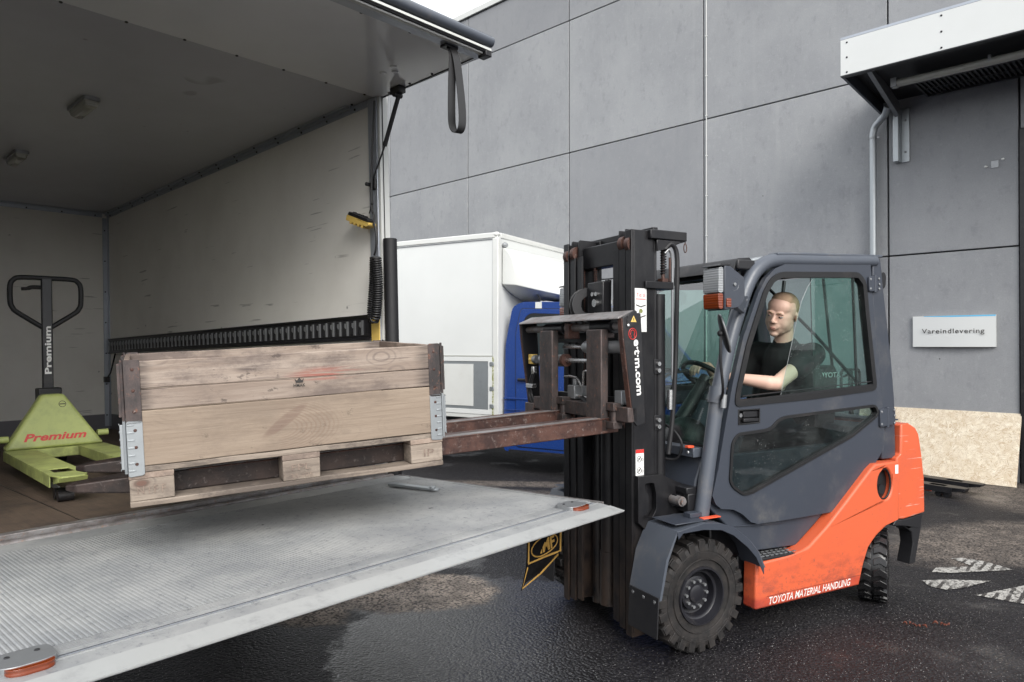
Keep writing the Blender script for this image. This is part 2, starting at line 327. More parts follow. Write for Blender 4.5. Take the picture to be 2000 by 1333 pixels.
M['shirt'] = paint('black_cotton', (.010, .010, .011), .85, damt=.3, dirt=(.03, .03, .03), dsc=9, bump=.3, bsc=300)
M['flagblack'] = paint('faded_black_sheet', (.007, .0065, .007), .95, damt=.4, dirt=(.03, .022, .015), dsc=12, cw={'Specular IOR Level': .1})
M['ochre'] = paint('worn_ochre_print', (.42, .24, .05), .7, damt=.6, dirt=(.08, .05, .03), dsc=25)
M['jeans'] = paint('dark_denim', (.05, .065, .085), .85, damt=.4, dirt=(.12, .12, .12), dsc=9, bump=.3, bsc=300)
M['seat'] = paint('black_vinyl', (.022, .022, .022), .5, damt=.3)
M['leaf'] = paint('dry_brown_leaf', (.13, .035, .02), .6, damt=.5, dirt=(.22, .14, .07), dsc=60)

def glass(name, tint, ior=1.5, rough=.0, grime=.0):
    t = NT(name); t.n.remove(t.b)
    tr = t.n.new('ShaderNodeBsdfTransparent'); tr.inputs[0].default_value = (*tint, 1)
    gl = t.n.new('ShaderNodeBsdfGlossy'); gl.inputs['Roughness'].default_value = rough
    fr = t.n.new('ShaderNodeFresnel'); fr.inputs[0].default_value = ior
    geo = t.n.new('ShaderNodeNewGeometry')
    f = t.math('MULTIPLY', fr.outputs[0], t.math('SUBTRACT', 1., geo.outputs['Backfacing']))
    mx = t.n.new('ShaderNodeMixShader'); t.l.new(f, mx.inputs[0]); t.l.new(tr.outputs[0], mx.inputs[1]); t.l.new(gl.outputs[0], mx.inputs[2])
    last = mx.outputs[0]
    if grime:
        df = t.n.new('ShaderNodeBsdfDiffuse'); df.inputs[0].default_value = (.55, .57, .57, 1)
        dr = t.ramp(t.voro(70), .16, .10); dr = t.math('MULTIPLY', dr, t.ramp(t.noise(9, 4), .5, .62)); dr = t.math('ADD', t.math('MULTIPLY', dr, .6), t.ramp(t.noise(4, 6, .7), .4, .8, 0, grime))
        m2 = t.n.new('ShaderNodeMixShader'); t.l.new(dr, m2.inputs[0]); t.l.new(last, m2.inputs[1]); t.l.new(df.outputs[0], m2.inputs[2]); last = m2.outputs[0]
    t.l.new(last, t.out.inputs[0]); return t.m
M['glass'] = glass('tinted_window_glass', (.80, .915, .885), 1.6, 0, .03)
M['wind'] = glass('windscreen_glass', (.80, .93, .89), 2.6, 0, .05)
M['darkglass'] = glass('dark_tinted_glass', (.62, .70, .69), 1.9, 0, .04)
M['vanglass'] = paint('dark_van_glass', (.02, .028, .03), .08, 0, damt=.1, bump=0)
M['mirror'] = paint('mirror_glass', (.75, .76, .77), .12, 1, damt=0, bump=0)

# ------------------------------------------------------------------ mesh builder
def rotm(ax, a): return Matrix.Rotation(a, 4, ax)
class MB:
    def __init__(s, m=None): s.v = []; s.f = []; s.m = m or Matrix.Identity(4); s.smooth = 35
    def add(s, vs, fs, m=None):
        mm = s.m @ m if m is not None else s.m; k = len(s.v)
        s.v += [mm @ Vector(p) for p in vs]; s.f += [[k + i for i in f] for f in fs]; return s
    def box(s, a, b, m=None):
        x0, y0, z0 = (min(a[i], b[i]) for i in range(3)); x1, y1, z1 = (max(a[i], b[i]) for i in range(3))
        return s.add([(x0, y0, z0), (x1, y0, z0), (x1, y1, z0), (x0, y1, z0), (x0, y0, z1), (x1, y0, z1), (x1, y1, z1), (x0, y1, z1)],
                     [(0, 3, 2, 1), (4, 5, 6, 7), (0, 1, 5, 4), (1, 2, 6, 5), (2, 3, 7, 6), (3, 0, 4, 7)], m)
    def cbox(s, c, sz, m=None):
        return s.box([c[i] - sz[i] / 2 for i in range(3)], [c[i] + sz[i] / 2 for i in range(3)], m)
    def bar(s, p, q, w, h=None, up=(0, 0, 1)):
        p, q = Vector(p), Vector(q); h = h or w; d = (q - p); L = d.length; d.normalize(); u = Vector(up)
        if abs(d.dot(u)) > .98: u = Vector((1, 0, 0))
        sd = d.cross(u).normalized(); u = sd.cross(d)
        mm = Matrix((d, sd, u)).transposed().to_4x4(); mm.translation = p
        return s.box((0, -w / 2, -h / 2), (L, w / 2, h / 2), mm)
    def cyl(s, p, q, r0, r1=None, n=20, caps=True):
        p, q = Vector(p), Vector(q); r1 = r0 if r1 is None else r1; d = (q - p).normalized()
        a = d.orthogonal().normalized(); b = d.cross(a); vs = []
        for c, r in ((p, r0), (q, r1)):
            for i in range(n): t = 2 * PI * i / n; vs.append(c + (a * math.cos(t) + b * math.sin(t)) * r)
        fs = [(i, (i + 1) % n, n + (i + 1) % n, n + i) for i in range(n)]
        if caps: fs += [tuple(range(n))[::-1], tuple(range(n, 2 * n))]
        return s.add(vs, fs)
    def tube(s, pts, r, n=10, closed=False, caps=True):
        pts = [Vector(p) for p in pts]; N = len(pts); rr = r if isinstance(r, (list, tuple)) else [r] * N
        prev = None; vs = []
        for i, p in enumerate(pts):
            if closed: d = pts[(i + 1) % N] - pts[i - 1]
            else: d = pts[min(i + 1, N - 1)] - pts[max(i - 1, 0)]
            d.normalize()
            if prev is None: a = d.orthogonal().normalized()
            else: a = (prev - d * prev.dot(d)).normalized()
            prev = a; b = d.cross(a)
            for k in range(n): t = 2 * PI * k / n; vs.append(p + (a * math.cos(t) + b * math.sin(t)) * rr[i])
        fs = []
        for i in range(N if closed else N - 1):
            j = (i + 1) % N
            for k in range(n): fs.append((i * n + k, i * n + (k + 1) % n, j * n + (k + 1) % n, j * n + k))
        if not closed and caps: fs += [tuple(range(n))[::-1], tuple(range((N - 1) * n, N * n))]
        return s.add(vs, fs)
    def prism(s, outer, lo, hi, holes=(), axis='y', m=None):
        """outline in (a,b) extruded along axis: y -> (x,z); z -> (x,y); x -> (y,z)"""
        def P(a, b, t): return {'y': (a, t, b), 'z': (a, b, t), 'x': (t, a, b)}[axis]
        loops = [list(outer)] + [list(h) for h in holes]
        flat = [p for L in loops for p in L]; n = len(flat)
        tris = tessellate_polygon([[Vector((p[0], p[1], 0)) for p in L] for L in loops])
        vs = [P(*p, lo) for p in flat] + [P(*p, hi) for p in flat]
        fs = [tuple(t) for t in tris] + [tuple(n + i for i in t)[::-1] for t in tris]; k = 0
        for L in loops:
            c = len(L)
            for i in range(c): fs.append((k + i, k + (i + 1) % c, n + k + (i + 1) % c, n + k + i))
            k += c
        return s.add(vs, fs, m)
    def lathe(s, prof, p, ax, n=40, start=0):
        """prof: (r, t) along axis ax from p"""
        p = Vector(p); d = Vector(ax).normalized(); a = d.orthogonal().normalized(); b = d.cross(a); vs = []
        for r, t in prof:
            for i in range(n): th = 2 * PI * i / n; vs.append(p + d * t + (a * math.cos(th) + b * math.sin(th)) * r)
        fs = []
        for j in range(len(prof) - 1):
            for i in range(n): fs.append((j * n + i, j * n + (i + 1) % n, (j + 1) * n + (i + 1) % n, (j + 1) * n + i))
        return s.add(vs, fs)
    def sphere(s, c, r, n=14, m=2):
        c = Vector(c); r = (r, r, r) if not isinstance(r, (tuple, list)) else r; vs = []; fs = []; k = n // 2
        for j in range(k + 1):
            ph = PI * j / k
            for i in range(n): th = 2 * PI * i / n; vs.append(c + Vector((math.sin(ph) * math.cos(th) * r[0], math.sin(ph) * math.sin(th) * r[1], math.cos(ph) * r[2])))
        for j in range(k):
            for i in range(n): fs.append((j * n + i, (j + 1) * n + i, (j + 1) * n + (i + 1) % n, j * n + (i + 1) % n))
        return s.add(vs, fs)
    def mesh(s, name, mat, smooth=35):
        me = bpy.data.meshes.new(name); me.from_pydata(s.v, [], s.f); me.validate()
        bm = bmesh.new(); bm.from_mesh(me); bmesh.ops.remove_doubles(bm, verts=bm.verts, dist=1e-5)
        bmesh.ops.recalc_face_normals(bm, faces=bm.faces); bm.to_mesh(me); bm.free()
        if mat: me.materials.append(mat)
        me.shade_smooth(); me.set_sharp_from_angle(angle=R(smooth)); return me
def link(name, me, parent=None, bevel=0, seg=2, label=None):
    o = bpy.data.objects.new(name, me); col.objects.link(o)
    if parent: o.parent = parent
    if bevel:
        b = o.modifiers.new('bevel', 'BEVEL'); b.width = bevel; b.segments = seg; b.limit_method = 'ANGLE'; b.angle_limit = R(40); b.harden_normals = False
    if label: o['label'] = label
    return o
def part(name, mb, mat, parent=None, bevel=0, seg=2, smooth=35, label=None):
    return link(name, mb.mesh(name, M[mat] if isinstance(mat, str) else mat, smooth), parent, bevel, seg, label)
def thing(name, label, cat, mw, group=None):
    o = bpy.data.objects.new(name, None); col.objects.link(o); o.empty_display_size = .1
    o.matrix_world = mw; o['label'] = label; o['category'] = cat
    if group: o['group'] = group
    return o
def tag(o, label, cat, group=None):
    o['label'] = label; o['category'] = cat
    if group: o['group'] = group
    return o
def struct(o): o['kind'] = 'structure'; return o
def text(name, body, w, h, loc, rot, mat, parent, shear=0, thick=0, ext=.0004, space=1, label=None):
    """flat lettering, converted to a mesh and fitted to w x h about loc"""
    c = bpy.data.curves.new('type', 'FONT'); c.body = body; c.size = 1; c.shear = shear; c.offset = thick; c.space_character = space; c.resolution_u = 4
    t = bpy.data.objects.new('type', c); col.objects.link(t); bpy.context.view_layer.update()
    me = bpy.data.meshes.new_from_object(t.evaluated_get(bpy.context.evaluated_depsgraph_get())); bpy.data.objects.remove(t, do_unlink=True)
    X = [v.co.x for v in me.vertices]; Y = [v.co.y for v in me.vertices]; cx, cy = (min(X) + max(X)) / 2, (min(Y) + max(Y)) / 2; sx, sy = w / (max(X) - min(X)), h / (max(Y) - min(Y))
    for v in me.vertices: v.co = ((v.co.x - cx) * sx, (v.co.y - cy) * sy, ext)
    me.materials.clear(); me.materials.append(M[mat]); me.name = name
    o = bpy.data.objects.new(name, me); col.objects.link(o); o.parent = parent; o.location = loc; o.rotation_euler = rot
    if label: o['label'] = label
    return o
def share(name, me, parent, mtx=None, bevel=0):
    o = link(name, me, parent, bevel)
    if mtx is not None: o.matrix_local = mtx
    return o
def frame(o, x, y=None, z=(0, 0, 1)):
    x = Vector(x); z = Vector(z); y = z.cross(x) if y is None else Vector(y)
    m = Matrix((x, y, z)).transposed().to_4x4(); m.translation = Vector(o); return m
def basis(x, y):
    x = Vector(x).normalized(); y = Vector(y).normalized(); return Matrix((x, y, x.cross(y))).transposed().to_euler()
def arc(cx, cy, r, a0, a1, n, ry=None):
    ry = ry or r
    return [(cx + r * math.cos(R(a0 + (a1 - a0) * i / n)), cy + ry * math.sin(R(a0 + (a1 - a0) * i / n))) for i in range(n + 1)]
def bez(pts, n=20):
    """smooth path through points (catmull-rom)"""
    P = [Vector(p) for p in pts]; P = [P[0] * 2 - P[1]] + P + [P[-1] * 2 - P[-2]]; out = []
    for i in range(1, len(P) - 2):
        for k in range(n):
            t = k / n; a, b, c, e = P[i - 1:i + 3]
            out.append(.5 * ((2 * b) + (c - a) * t + (2 * a - 5 * b + 4 * c - e) * t * t + (3 * b - a - 3 * c + e) * t ** 3))
    out.append(P[-2]); return out
def rnd(poly, r, n=4):
    """round the corners of a 2D polygon"""
    out = []; N = len(poly)
    for i in range(N):
        p = Vector(poly[i]); a = Vector(poly[i - 1]) - p; b = Vector(poly[(i + 1) % N]) - p
        k = min(r, a.length * .45, b.length * .45); A = p + a.normalized() * k; B = p + b.normalized() * k
        for j in range(n + 1):
            t = j / n; out.append(tuple(A * (1 - t) ** 2 + p * 2 * t * (1 - t) + B * t * t))
    return out
def inset(poly, d):
    N = len(poly); out = []; ar = sum(poly[i - 1][0] * poly[i][1] - poly[i][0] * poly[i - 1][1] for i in range(N)); sg = 1 if ar > 0 else -1
    for i in range(N):
        p = Vector(poly[i]); a = (p - Vector(poly[i - 1])); b = (Vector(poly[(i + 1) % N]) - p)
        if a.length < 1e-6 or b.length < 1e-6: out.append(tuple(p)); continue
        a.normalize(); b.normalize(); na = Vector((-a.y, a.x)) * sg; nb = Vector((-b.y, b.x)) * sg
        out.append(tuple(p + (na + nb) * (d / max(.5, 1 + na.dot(nb)))))
    return out

def ring(poly, r, d):
    """rounded outline and the same outline moved in by d"""
    return rnd(poly, r, 3), rnd(inset(poly, d), max(.004, r - d), 3)
# the frames of the place
def v3(a, b, c): return Vector((a, b, c))
MB_ = frame((6.9262, 7.1435, 0), (.7179, -.6961, 0))                       # building wall: x along it, y into it
MT = Matrix(((.73409593, .67861102, -.02429516, -.80359223), (-.67856283, .7344533, .01143818, 4.36), (.02560574, .00808907, .99963939, .81539503), (0, 0, 0, 1)))
MF = frame((.71984, 4.13632, 0), (.88400219, .46748276, 0))                # forklift: x rearwards, y to its far side
MV = frame((-.1795, 8.86, 0), (.857148, -.515071, 0))                      # box van: x forwards, y to its far side

# ------------------------------------------------------------------ ground
g = MB(); g.add([(-300, -300, 0), (300, -300, 0), (300, 300, 0), (-300, 300, 0)], [(0, 1, 2, 3)])
struct(part('ground', g, 'asphalt'))
for pts in ([(3.258, 5.264), (3.35, 5.28), (3.45, 5.20), (3.50, 5.09), (3.527, 5.0), (3.46, 4.985), (3.05, 4.93), (2.93, 4.95), (3.02, 5.05), (3.30, 5.07)],
            [(2.76, 4.772), (2.95, 4.79), (3.214, 4.761), (3.05, 4.68), (2.93, 4.62), (2.808, 4.592), (2.74, 4.66)],
            [(2.936, 4.489), (3.372, 4.67), (3.75, 4.83), (3.62, 4.45), (3.131, 4.338)]):
    P = MB(); n = len(pts); P.add([(x, y, .004) for x, y in pts], [tuple(range(n))]); struct(part('road_marking', P, 'marking'))

# ------------------------------------------------------------------ concrete building
bld = thing('concrete_building', 'tall grey concrete panel building behind the van and forklift', 'building', MB_)
xs = [-19.0, -16.35, -13.65, -10.93, -8.2, -5.5, -2.868, -1.47, 1.9, 4.6, 7.3]; zs = [0, .37, 2.74, 5.097, 7.509, 8.44]
g = MB().box((-19.0, .09, 0), (-1.47, 11, 8.5)).box((-1.47, .09, 4.1), (7.3, 11, 8.5)).box((1.9, .09, 0), (7.3, 11, 4.1)).box((-1.47, .6, 0), (1.9, 11, 4.1))
part('wall_core', g, 'black', bld)
for i in range(len(xs) - 1):
    for j in range(len(zs) - 1):
        x0, x1, z0, z1 = xs[i] + .011, xs[i + 1] - .011, zs[j] + (.009 if j else 0), zs[j + 1] - .009
        if xs[i] == -1.47:
            if z1 < 4.1: continue
            z0 = max(z0, 4.1)
        w = x1 - x0; h = z1 - z0
        o = part('concrete_panel', MB().box((0, 0, 0), (w, .08, h)), 'concrete', bld, .006, 2); o.location = (x0, 0, z0)
part('roof_edge', MB().box((-19.05, -.04, 8.449), (7.35, .3, 8.56)), 'white', bld, .005)
part('roof_flashing', MB().box((-19.03, -.02, 8.43), (7.33, .28, 8.4485)), 'black', bld)
part('roof_slab', MB().box((-19, .32, 8.502), (7.3, 11, 8.55)), 'alu', bld)
g = MB().box((-1.468, -.03, 0), (-1.40, .5, 4.09)).box((1.83, -.03, 0), (1.898, .5, 4.09)).box((-1.399, -.03, 4.0), (1.829, .5, 4.09))
part('door_frame', g, 'black', bld, .004)
for k in range(8):
    part('door_section', MB().box((-1.395, .2, .01 + k * .5), (1.825, .25, .50 + k * .5 - .008)), 'grey', bld, .008)
g = MB().tube([(-5.452, -.008, .4), (-5.445, -.008, 8.4)], .0065, 6)
part('cable_conduit', g, 'white', bld)
me = MB().box((-5.462, -.018, 0), (-5.432, -.001, .014)).mesh('cable_clip', M['white'])
for k in range(13): share('cable_clip', me, bld, Matrix.Translation((0, 0, .8 + k * .62)))
for p in ((-1.63, -.005, 3.77), (-1.80, -.005, 3.71)): part('wall_bolt', MB().sphere(p, (.02, .015, .015), 10), 'white', bld)
part('wall_plate', MB().box((-1.75, -.010, 3.68), (-1.67, -.001, 3.77)), 'zincgrey', bld, .004)

for k, (x, z) in enumerate(((-3.9, 4.6), (-4.3, 3.55), (-6.6, 5.9), (-7.5, 3.9), (-9.6, 6.1), (-2.2, 3.1))): part('form_tie_plug', MB().cyl((x, -.0015, z), (x, .004, z), .012, n=10), 'zincgrey', bld)
# canopy over the goods door
D = 1.455
can = thing('entrance_canopy', 'canopy with white fascia board over the goods door at the top right', 'canopy', MB_ @ Matrix.Translation((-2.943, 0, 4.5)))
cz = .19
part('fascia', MB().box((0, -D - .02, cz), (6.0, -D, cz + .41)), 'vanwhite', can, .003)
me = MB().sphere((0, 0, 0), (.012, .006, .012), 8).mesh('screw', M['black'])
for x in (.07, 1.02, 1.92, 2.9):
    for z in (.03, .20, .37): share('screw', me, can, Matrix.Translation((x, -D - .021, cz + z)))
part('fascia_trim', MB().box((0, -D - .026, cz - .012), (6.0, -D + .05, cz - .001)), 'black', can)
side_p = [(-D, cz - .01), (-.01, .07), (-.01, .34), (-D, cz + .4)]
part('side_panel', MB().prism(side_p, .002, .03, axis='x'), 'grey2', can, .003)
part('roof_sheet', MB().prism([(-D - .02, cz + .412), (-.01, .36), (-.01, .40), (-D - .02, cz + .44)], .0, 6.0, axis='x'), 'alu', can)
part('soffit', MB().prism([(-D + .02, cz + .12), (-.02, .23), (-.02, .26), (-D + .02, cz + .15)], .034, 5.98, axis='x'), 'black', can)
for k in range(70):
    if k == 0: me = MB().box((0, -.55, -.012), (.022, 0, .012)).mesh('grille_slat', M['black'])
    share('grille_slat', me, can, Matrix.Translation((.62 + k * .05, -.22, .16)) @ rotm('X', .03))
part('grille_frame', MB().box((.60, -.80, .13), (4.2, -.775, .19)).box((.60, -.215, .13), (4.2, -.19, .19)).box((.575, -.80, .13), (.599, -.19, .19)).box((.60, -.50, .135), (4.2, -.485, .185)), 'black', can)
for x in (.20, 3.3):
    g = MB().prism([(-D + .1, cz + .10), (-.12, -.02), (-.12, .16), (-D + .1, cz + .2)], x, x + .05, axis='x')
    part('bracket_arm', g, 'zincgrey', can, .004)
    g = MB().box((x - .03, -.14, -.58), (x + .035, -.005, .10)).box((x + .0355, -.018, -.58), (x + .13, -.004, .10)); part('bracket_leg', g, 'galv', can, .004)
    part('bolt', MB().sphere((x + .085, -.02, -.45), .014, 8).sphere((x + .085, -.02, -.05), .014, 8), 'zincgrey', can)
lt = part('tube_light', MB().tube([(.42, -.98, .12), (4.4, -.98, .12)], .045, 14), 'lampdull', can)
part('lamp_clip', MB().box((.40, -1.03, .08), (.46, -.93, .18)).box((1.35, -1.03, .11), (1.38, -.93, .18)).box((2.3, -1.03, .11), (2.33, -.93, .18)), 'zincgrey', lt)

dp = thing('drainpipe', 'pale galvanised drainpipe running down the wall beside the canopy', 'pipe', MB_ @ Matrix.Translation((-3.02, 0, 0)))
pth = [(.02, -.10, .05), (.0, -.10, 2.0), (-.0, -.10, 4.25), (.0, -.10, 4.33), (.03, -.11, 4.42), (.10, -.14, 4.48), (.18, -.20, 4.53), (.24, -.3, 4.60)]
part('pipe_run', MB().tube(pth[:3] , .043, 18), 'galv', dp)
part('pipe_elbow', MB().tube(bez(pth[2:], 6), .044, 18), 'galv', dp)
me = MB().lathe([(.044, -.014), (.050, -.012), (.050, .012), (.044, .014)], (0, -.10, 0), (0, 0, 1), 20).box((.045, -.10, -.01), (.075, -.09, .012)).mesh('pipe_clamp', M['zincgrey'])
for z in (4.28, 2.2, .6): share('pipe_clamp', me, dp, Matrix.Translation((.0, 0, z)))

sg = thing('delivery_sign', 'small white sign with black lettering and blue top edge on the wall', 'sign', MB_ @ Matrix.Translation((-2.14, -.0015, 1.76)))
g = MB(); K = 14
vs = []; 
for i in range(K + 1):
    x = -.438 + .876 * i / K; y = -.035 - .025 * math.sin(PI * i / K); z0 = -.19; z1 = .19
    vs += [(x, y, z0), (x, y, z1), (x, 0, z1), (x, 0, z0)]
fs = []
for i in range(K):
    for a, b in ((0, 1), (1, 2), (2, 3), (3, 0)): fs.append((i * 4 + a, i * 4 + b, i * 4 + 4 + b, i * 4 + 4 + a))
fs += [(0, 1, 2, 3), (K * 4, K * 4 + 1, K * 4 + 2, K * 4 + 3)]
part('sign_plate', g.add(vs, fs), 'vanwhite', sg)
g = MB(); vs = []
for i in range(2, K + 1):
    x = -.438 + .876 * i / K; y = -.036 - .025 * math.sin(PI * i / K); vs += [(x, y - .0005, .19 - .006 - .010 * min(1, (i - 2) / 5)), (x, y - .0005, .1905)]
part('blue_stripe', g.add(vs, [(2 * i, 2 * i + 1, 2 * i + 3, 2 * i + 2) for i in range(K - 2)]), 'lightblue', sg)
text('lettering', 'Vareindlevering', .66, .074, (0, -.0625, -.005), (PI / 2, 0, 0), 'ink', sg, thick=.004, space=1.12)

ob = thing('osb_board', 'pale chipboard sheet leaning against the foot of the concrete wall', 'board', MB_ @ Matrix.Translation((-1.46, -.37, 0)) @ rotm('X', -math.atan2(.36, .79)))
part('board_sheet', MB().box((-1.75, -.011, 0), (-.0, .011, .875)), 'osb', ob, .002)

# ------------------------------------------------------------------ pallet trucks
def pallet_truck(label, mw, mats, L=1.15, w=.16, half=.205, hz=.085, text_=None, group=None):
    """origin on the floor between the fork roots; forks along +x"""
    t = thing('pallet_truck', label, 'pallet truck', mw, group); fk, blk = mats
    for s in (-1, 1):
        y = s * half
        out = rnd([(0, y - w / 2), (L - .10, y - w / 2), (L, y - w / 2 + .03), (L, y + w / 2 - .03), (L - .10, y + w / 2), (0, y + w / 2)], .015, 2)
        slot = [(L - .36, y - .045), (L - .20, y - .045), (L - .20, y + .045), (L - .36, y + .045)]
        g = MB().prism(out, hz - .006, hz, [slot], 'z')
        g.box((0, y - w / 2, hz - .062), (L - .12, y - w / 2 + .006, hz - .0061)).box((0, y + w / 2 - .006, hz - .062), (L - .12, y + w / 2, hz - .0061))
        g.prism([(L - .14, hz - .05), (L - .02, hz - .03), (L, hz - .0061), (L - .14, hz - .0061)], y - w / 2 + .02, y + w / 2 - .02)
        g.add([], [])
        part('fork', g, fk, t, .003)
        rl = part('load_roller', MB().cyl((L - .27, y - .035, .031), (L - .27, y + .035, .031), .030, n=20).cyl((L - .19, y - .035, .031), (L - .19, y + .035, .031), .030, n=16), 'plastic', t)
    part('push_rod', MB().tube([(.0, -half, .05), (L - .35, -half, .045)], .011, 8).tube([(.0, half, .05), (L - .35, half, .045)], .011, 8), 'zincgrey' if fk == 'lime' else 'redorange', t)
    g = MB(); bw = .285; tw_ = .065; zt = .50; lean = -.06
    front = [(.03, -bw, hz), (.03, bw, hz), (lean, tw_, zt), (lean, -tw_, zt)]; back = [(-.10, -bw, hz), (-.10, bw, hz), (-.16, tw_, zt), (-.16, -tw_, zt)]
    g.add(front + back, [(0, 1, 2, 3), (7, 6, 5, 4), (0, 4, 5, 1), (1, 5, 6, 2), (2, 6, 7, 3), (3, 7, 4, 0)])
    cv = part('cover', g, fk, t, .02, 3)
    part('cross_bar', MB().box((-.08, -bw + .02, hz - .065), (.05, bw - .02, hz - .002)), fk, t, .006)
    for q in (-1, 1): part('pivot_lug', MB().cyl((-.03, q * (bw + .035), hz + .07), (-.03, q * (bw - .03), hz + .07), .022, n=12), fk, t)
    for s in (-1, 1): part('steer_wheel', MB().lathe([(.03, 0), (.085, 0), (.09, .008), (.09, .042), (.085, .05), (.03, .05)], (-.20, s * .065 - .025, .092), (0, 1, 0), 24), 'plastic', t)
    part('pump_body', MB().cyl((-.20, 0, .08), (-.20, 0, .42), .05, .045, 20).box((-.26, -.07, .44), (-.15, .07, .54)), 'black', t, .008)
    h = part('handle_shaft', MB().bar((-.222, 0, .46), (-.237, 0, 1.30), .064, .034, up=(1, 0, 0)), 'black', t, .006)
    lp = [(.0, 1.30), (.15, 1.298), (.19, 1.28), (.208, 1.24), (.208, 1.13), (.195, 1.09), (.17, 1.06), (.05, .975), (.02, .955)]
    pts = [(-.235, y, z) for y, z in lp]; pts2 = [(-.235, -y, z) for y, z in lp[::-1]]
    part('handle_loop', MB().tube(bez(pts2 + pts[1:], 4), .0165, 12), 'rubber', t)
    part('grip_lever', MB().tube(bez([(-.235, -.02, 1.235), (-.24, -.08, 1.235), (-.24, -.11, 1.225), (-.24, -.145, 1.22)], 4), [.014] * 8 + [.011] * 5, 8), 'plastic', t)
    if text_:
        text('lettering', text_, .33, .040, (-.2065, 0, .80), basis((-.0165, 0, .84), (0, -1, 0)), 'sticker', t, thick=.03)
        up = Vector((lean - .03, 0, zt - hz)).normalized(); nr = Vector((0, 1, 0)).cross(up)
        at = lambda y, k: Vector((.03, y, hz)) + up * k + nr * .001
        text('cover_lettering', text_, .36, .052, at(0, .075), basis((0, 1, 0), up), 'red', t, thick=.03, shear=.3)
        o = part('round_badge', MB().lathe([(.022, 0), (.022, .002), (.019, .002), (.019, 0), (.022, 0)], (0, 0, 0), (0, 0, 1), 20).box((-.017, -.003, 0), (.017, .003, .002)), 'ink', t)
        o.location = at(.05, .29); o.rotation_euler = basis((0, 1, 0), up)
    return t
# in the truck: forks point at the tail
pt1 = pallet_truck('lime green pallet truck with black handle parked on the truck floor', MT @ Matrix.Translation((-1.90, -1.25, .001)) @ rotm('Z', R(-4)), ('lime', 'black'), L=1.53, w=.165, half=.205, hz=.15, text_='Premium')
pt2 = pallet_truck('black pallet truck with red-orange rods on the asphalt beside the chipboard', frame((4.18, 8.26, 0), Vector((.587, -.81, 0)).normalized()), ('black', 'black'), L=1.10, w=.155, half=.20, hz=.12)

# ------------------------------------------------------------------ box truck (tail view)
tr = thing('box_truck', 'large open box truck with raised rear flap and lowered metal tail platform', 'truck', MT)
BL, BW_, BH = -4.79, -2.46, 2.315
part('side_wall', MB().box((BL, 0, .0), (-.045, .05, BH)), 'grpwall', tr)
part('side_wall', MB().box((BL, BW_ - .05, .0), (-.045, BW_, BH)), 'grpwall', tr)
part('bulkhead', MB().box((BL - .05, BW_ - .05, 0), (BL - .001, .05, BH)), 'grpwall', tr)
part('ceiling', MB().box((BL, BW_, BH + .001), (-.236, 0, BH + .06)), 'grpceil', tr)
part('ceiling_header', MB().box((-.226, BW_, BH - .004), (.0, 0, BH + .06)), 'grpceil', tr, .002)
part('outer_skin', MB().box((BL - .07, .051, -.08), (-.0455, .062, BH + .08)).box((BL - .07, BW_ - .062, -.08), (-.0455, BW_ - .051, BH + .08)).box((BL - .07, BW_ - .06, BH + .062), (-.0455, .06, BH + .08)), 'vanwhite', tr)
part('floor', MB().box((BL, BW_, -.06), (-.004, -.0, 0)), 'floor', tr)
for k in range(5): part('floor_seam', MB().box((BL, -.41 * (k + 1) - .002, .0004), (-.01, -.41 * (k + 1) + .002, .0016)), 'black', tr)
# corner trims with rivets
part('ceiling_trim', MB().box((BL, -.045, BH - .006), (-.23, -.0, BH)).box((BL, -.007, BH - .05), (-.06, -.0005, BH - .0065)).bar((BL, -.012, BH - .012), (-.23, -.012, BH - .012), .02), 'alu', tr, .002)
part('bulkhead_trim', MB().box((BL, BW_, BH - .045), (BL + .007, -.05, BH)).box((BL + .0075, BW_, BH - .006), (BL + .05, -.05, BH)), 'alu', tr, .002)
part('corner_trim', MB().box((BL, -.05, .03), (BL + .007, -.008, BH - .05)).box((BL + .0075, -.0075, .03), (BL + .05, -.0005, BH - .05)), 'alu', tr, .002)
me = MB().sphere((0, 0, 0), (.009, .009, .009), 6).mesh('rivet', M['black'])
for k in range(15):
    x = BL + .12 + k * .32
    for y, z in ((-.03, BH - .007), (-.008, BH - .035)):
        if x < -.1: share('rivet', me, tr, Matrix.Translation((x, y, z)))
for k in range(8): share('rivet', me, tr, Matrix.Translation((BL + .009, -.12 - k * .31, BH - .03)))
for k in range(7): share('rivet', me, tr, Matrix.Translation((BL + .009, -.03, .15 + k * .33)))
# lashing rail with its slots
rail = part('lashing_rail', MB().box((BL + .05, -.016, .826), (-.05, -.0005, .942)).prism([(-.026, .805), (-.0005, .805), (-.0005, .8255), (-.018, .8255)], BL + .05, -.05, axis='x').prism([(-.026, .963), (-.0005, .963), (-.0005, .9425), (-.018, .9425)], BL + .05, -.05, axis='x'), 'black', tr, .002)
me = MB().box((-.011, -.006, -.036), (.011, .0, .036)).mesh('rail_slot', M['rubber'])
me2 = MB().box((-.008, -.009, -.046), (.008, .0, .046)).prism([(-.03, .012), (-.016, .0), (-.016, .034), (-.028, .034)], -.009, 0).mesh('rail_web', M['zincgrey'])
for k in range(57):
    x = -.10 - k * .0815
    share('rail_slot', me, rail, Matrix.Translation((x, -.0155, .884))); share('rail_web', me2, rail, Matrix.Translation((x - .040, -.0165, .884)))
for x in (-2.2, -1.0): pass
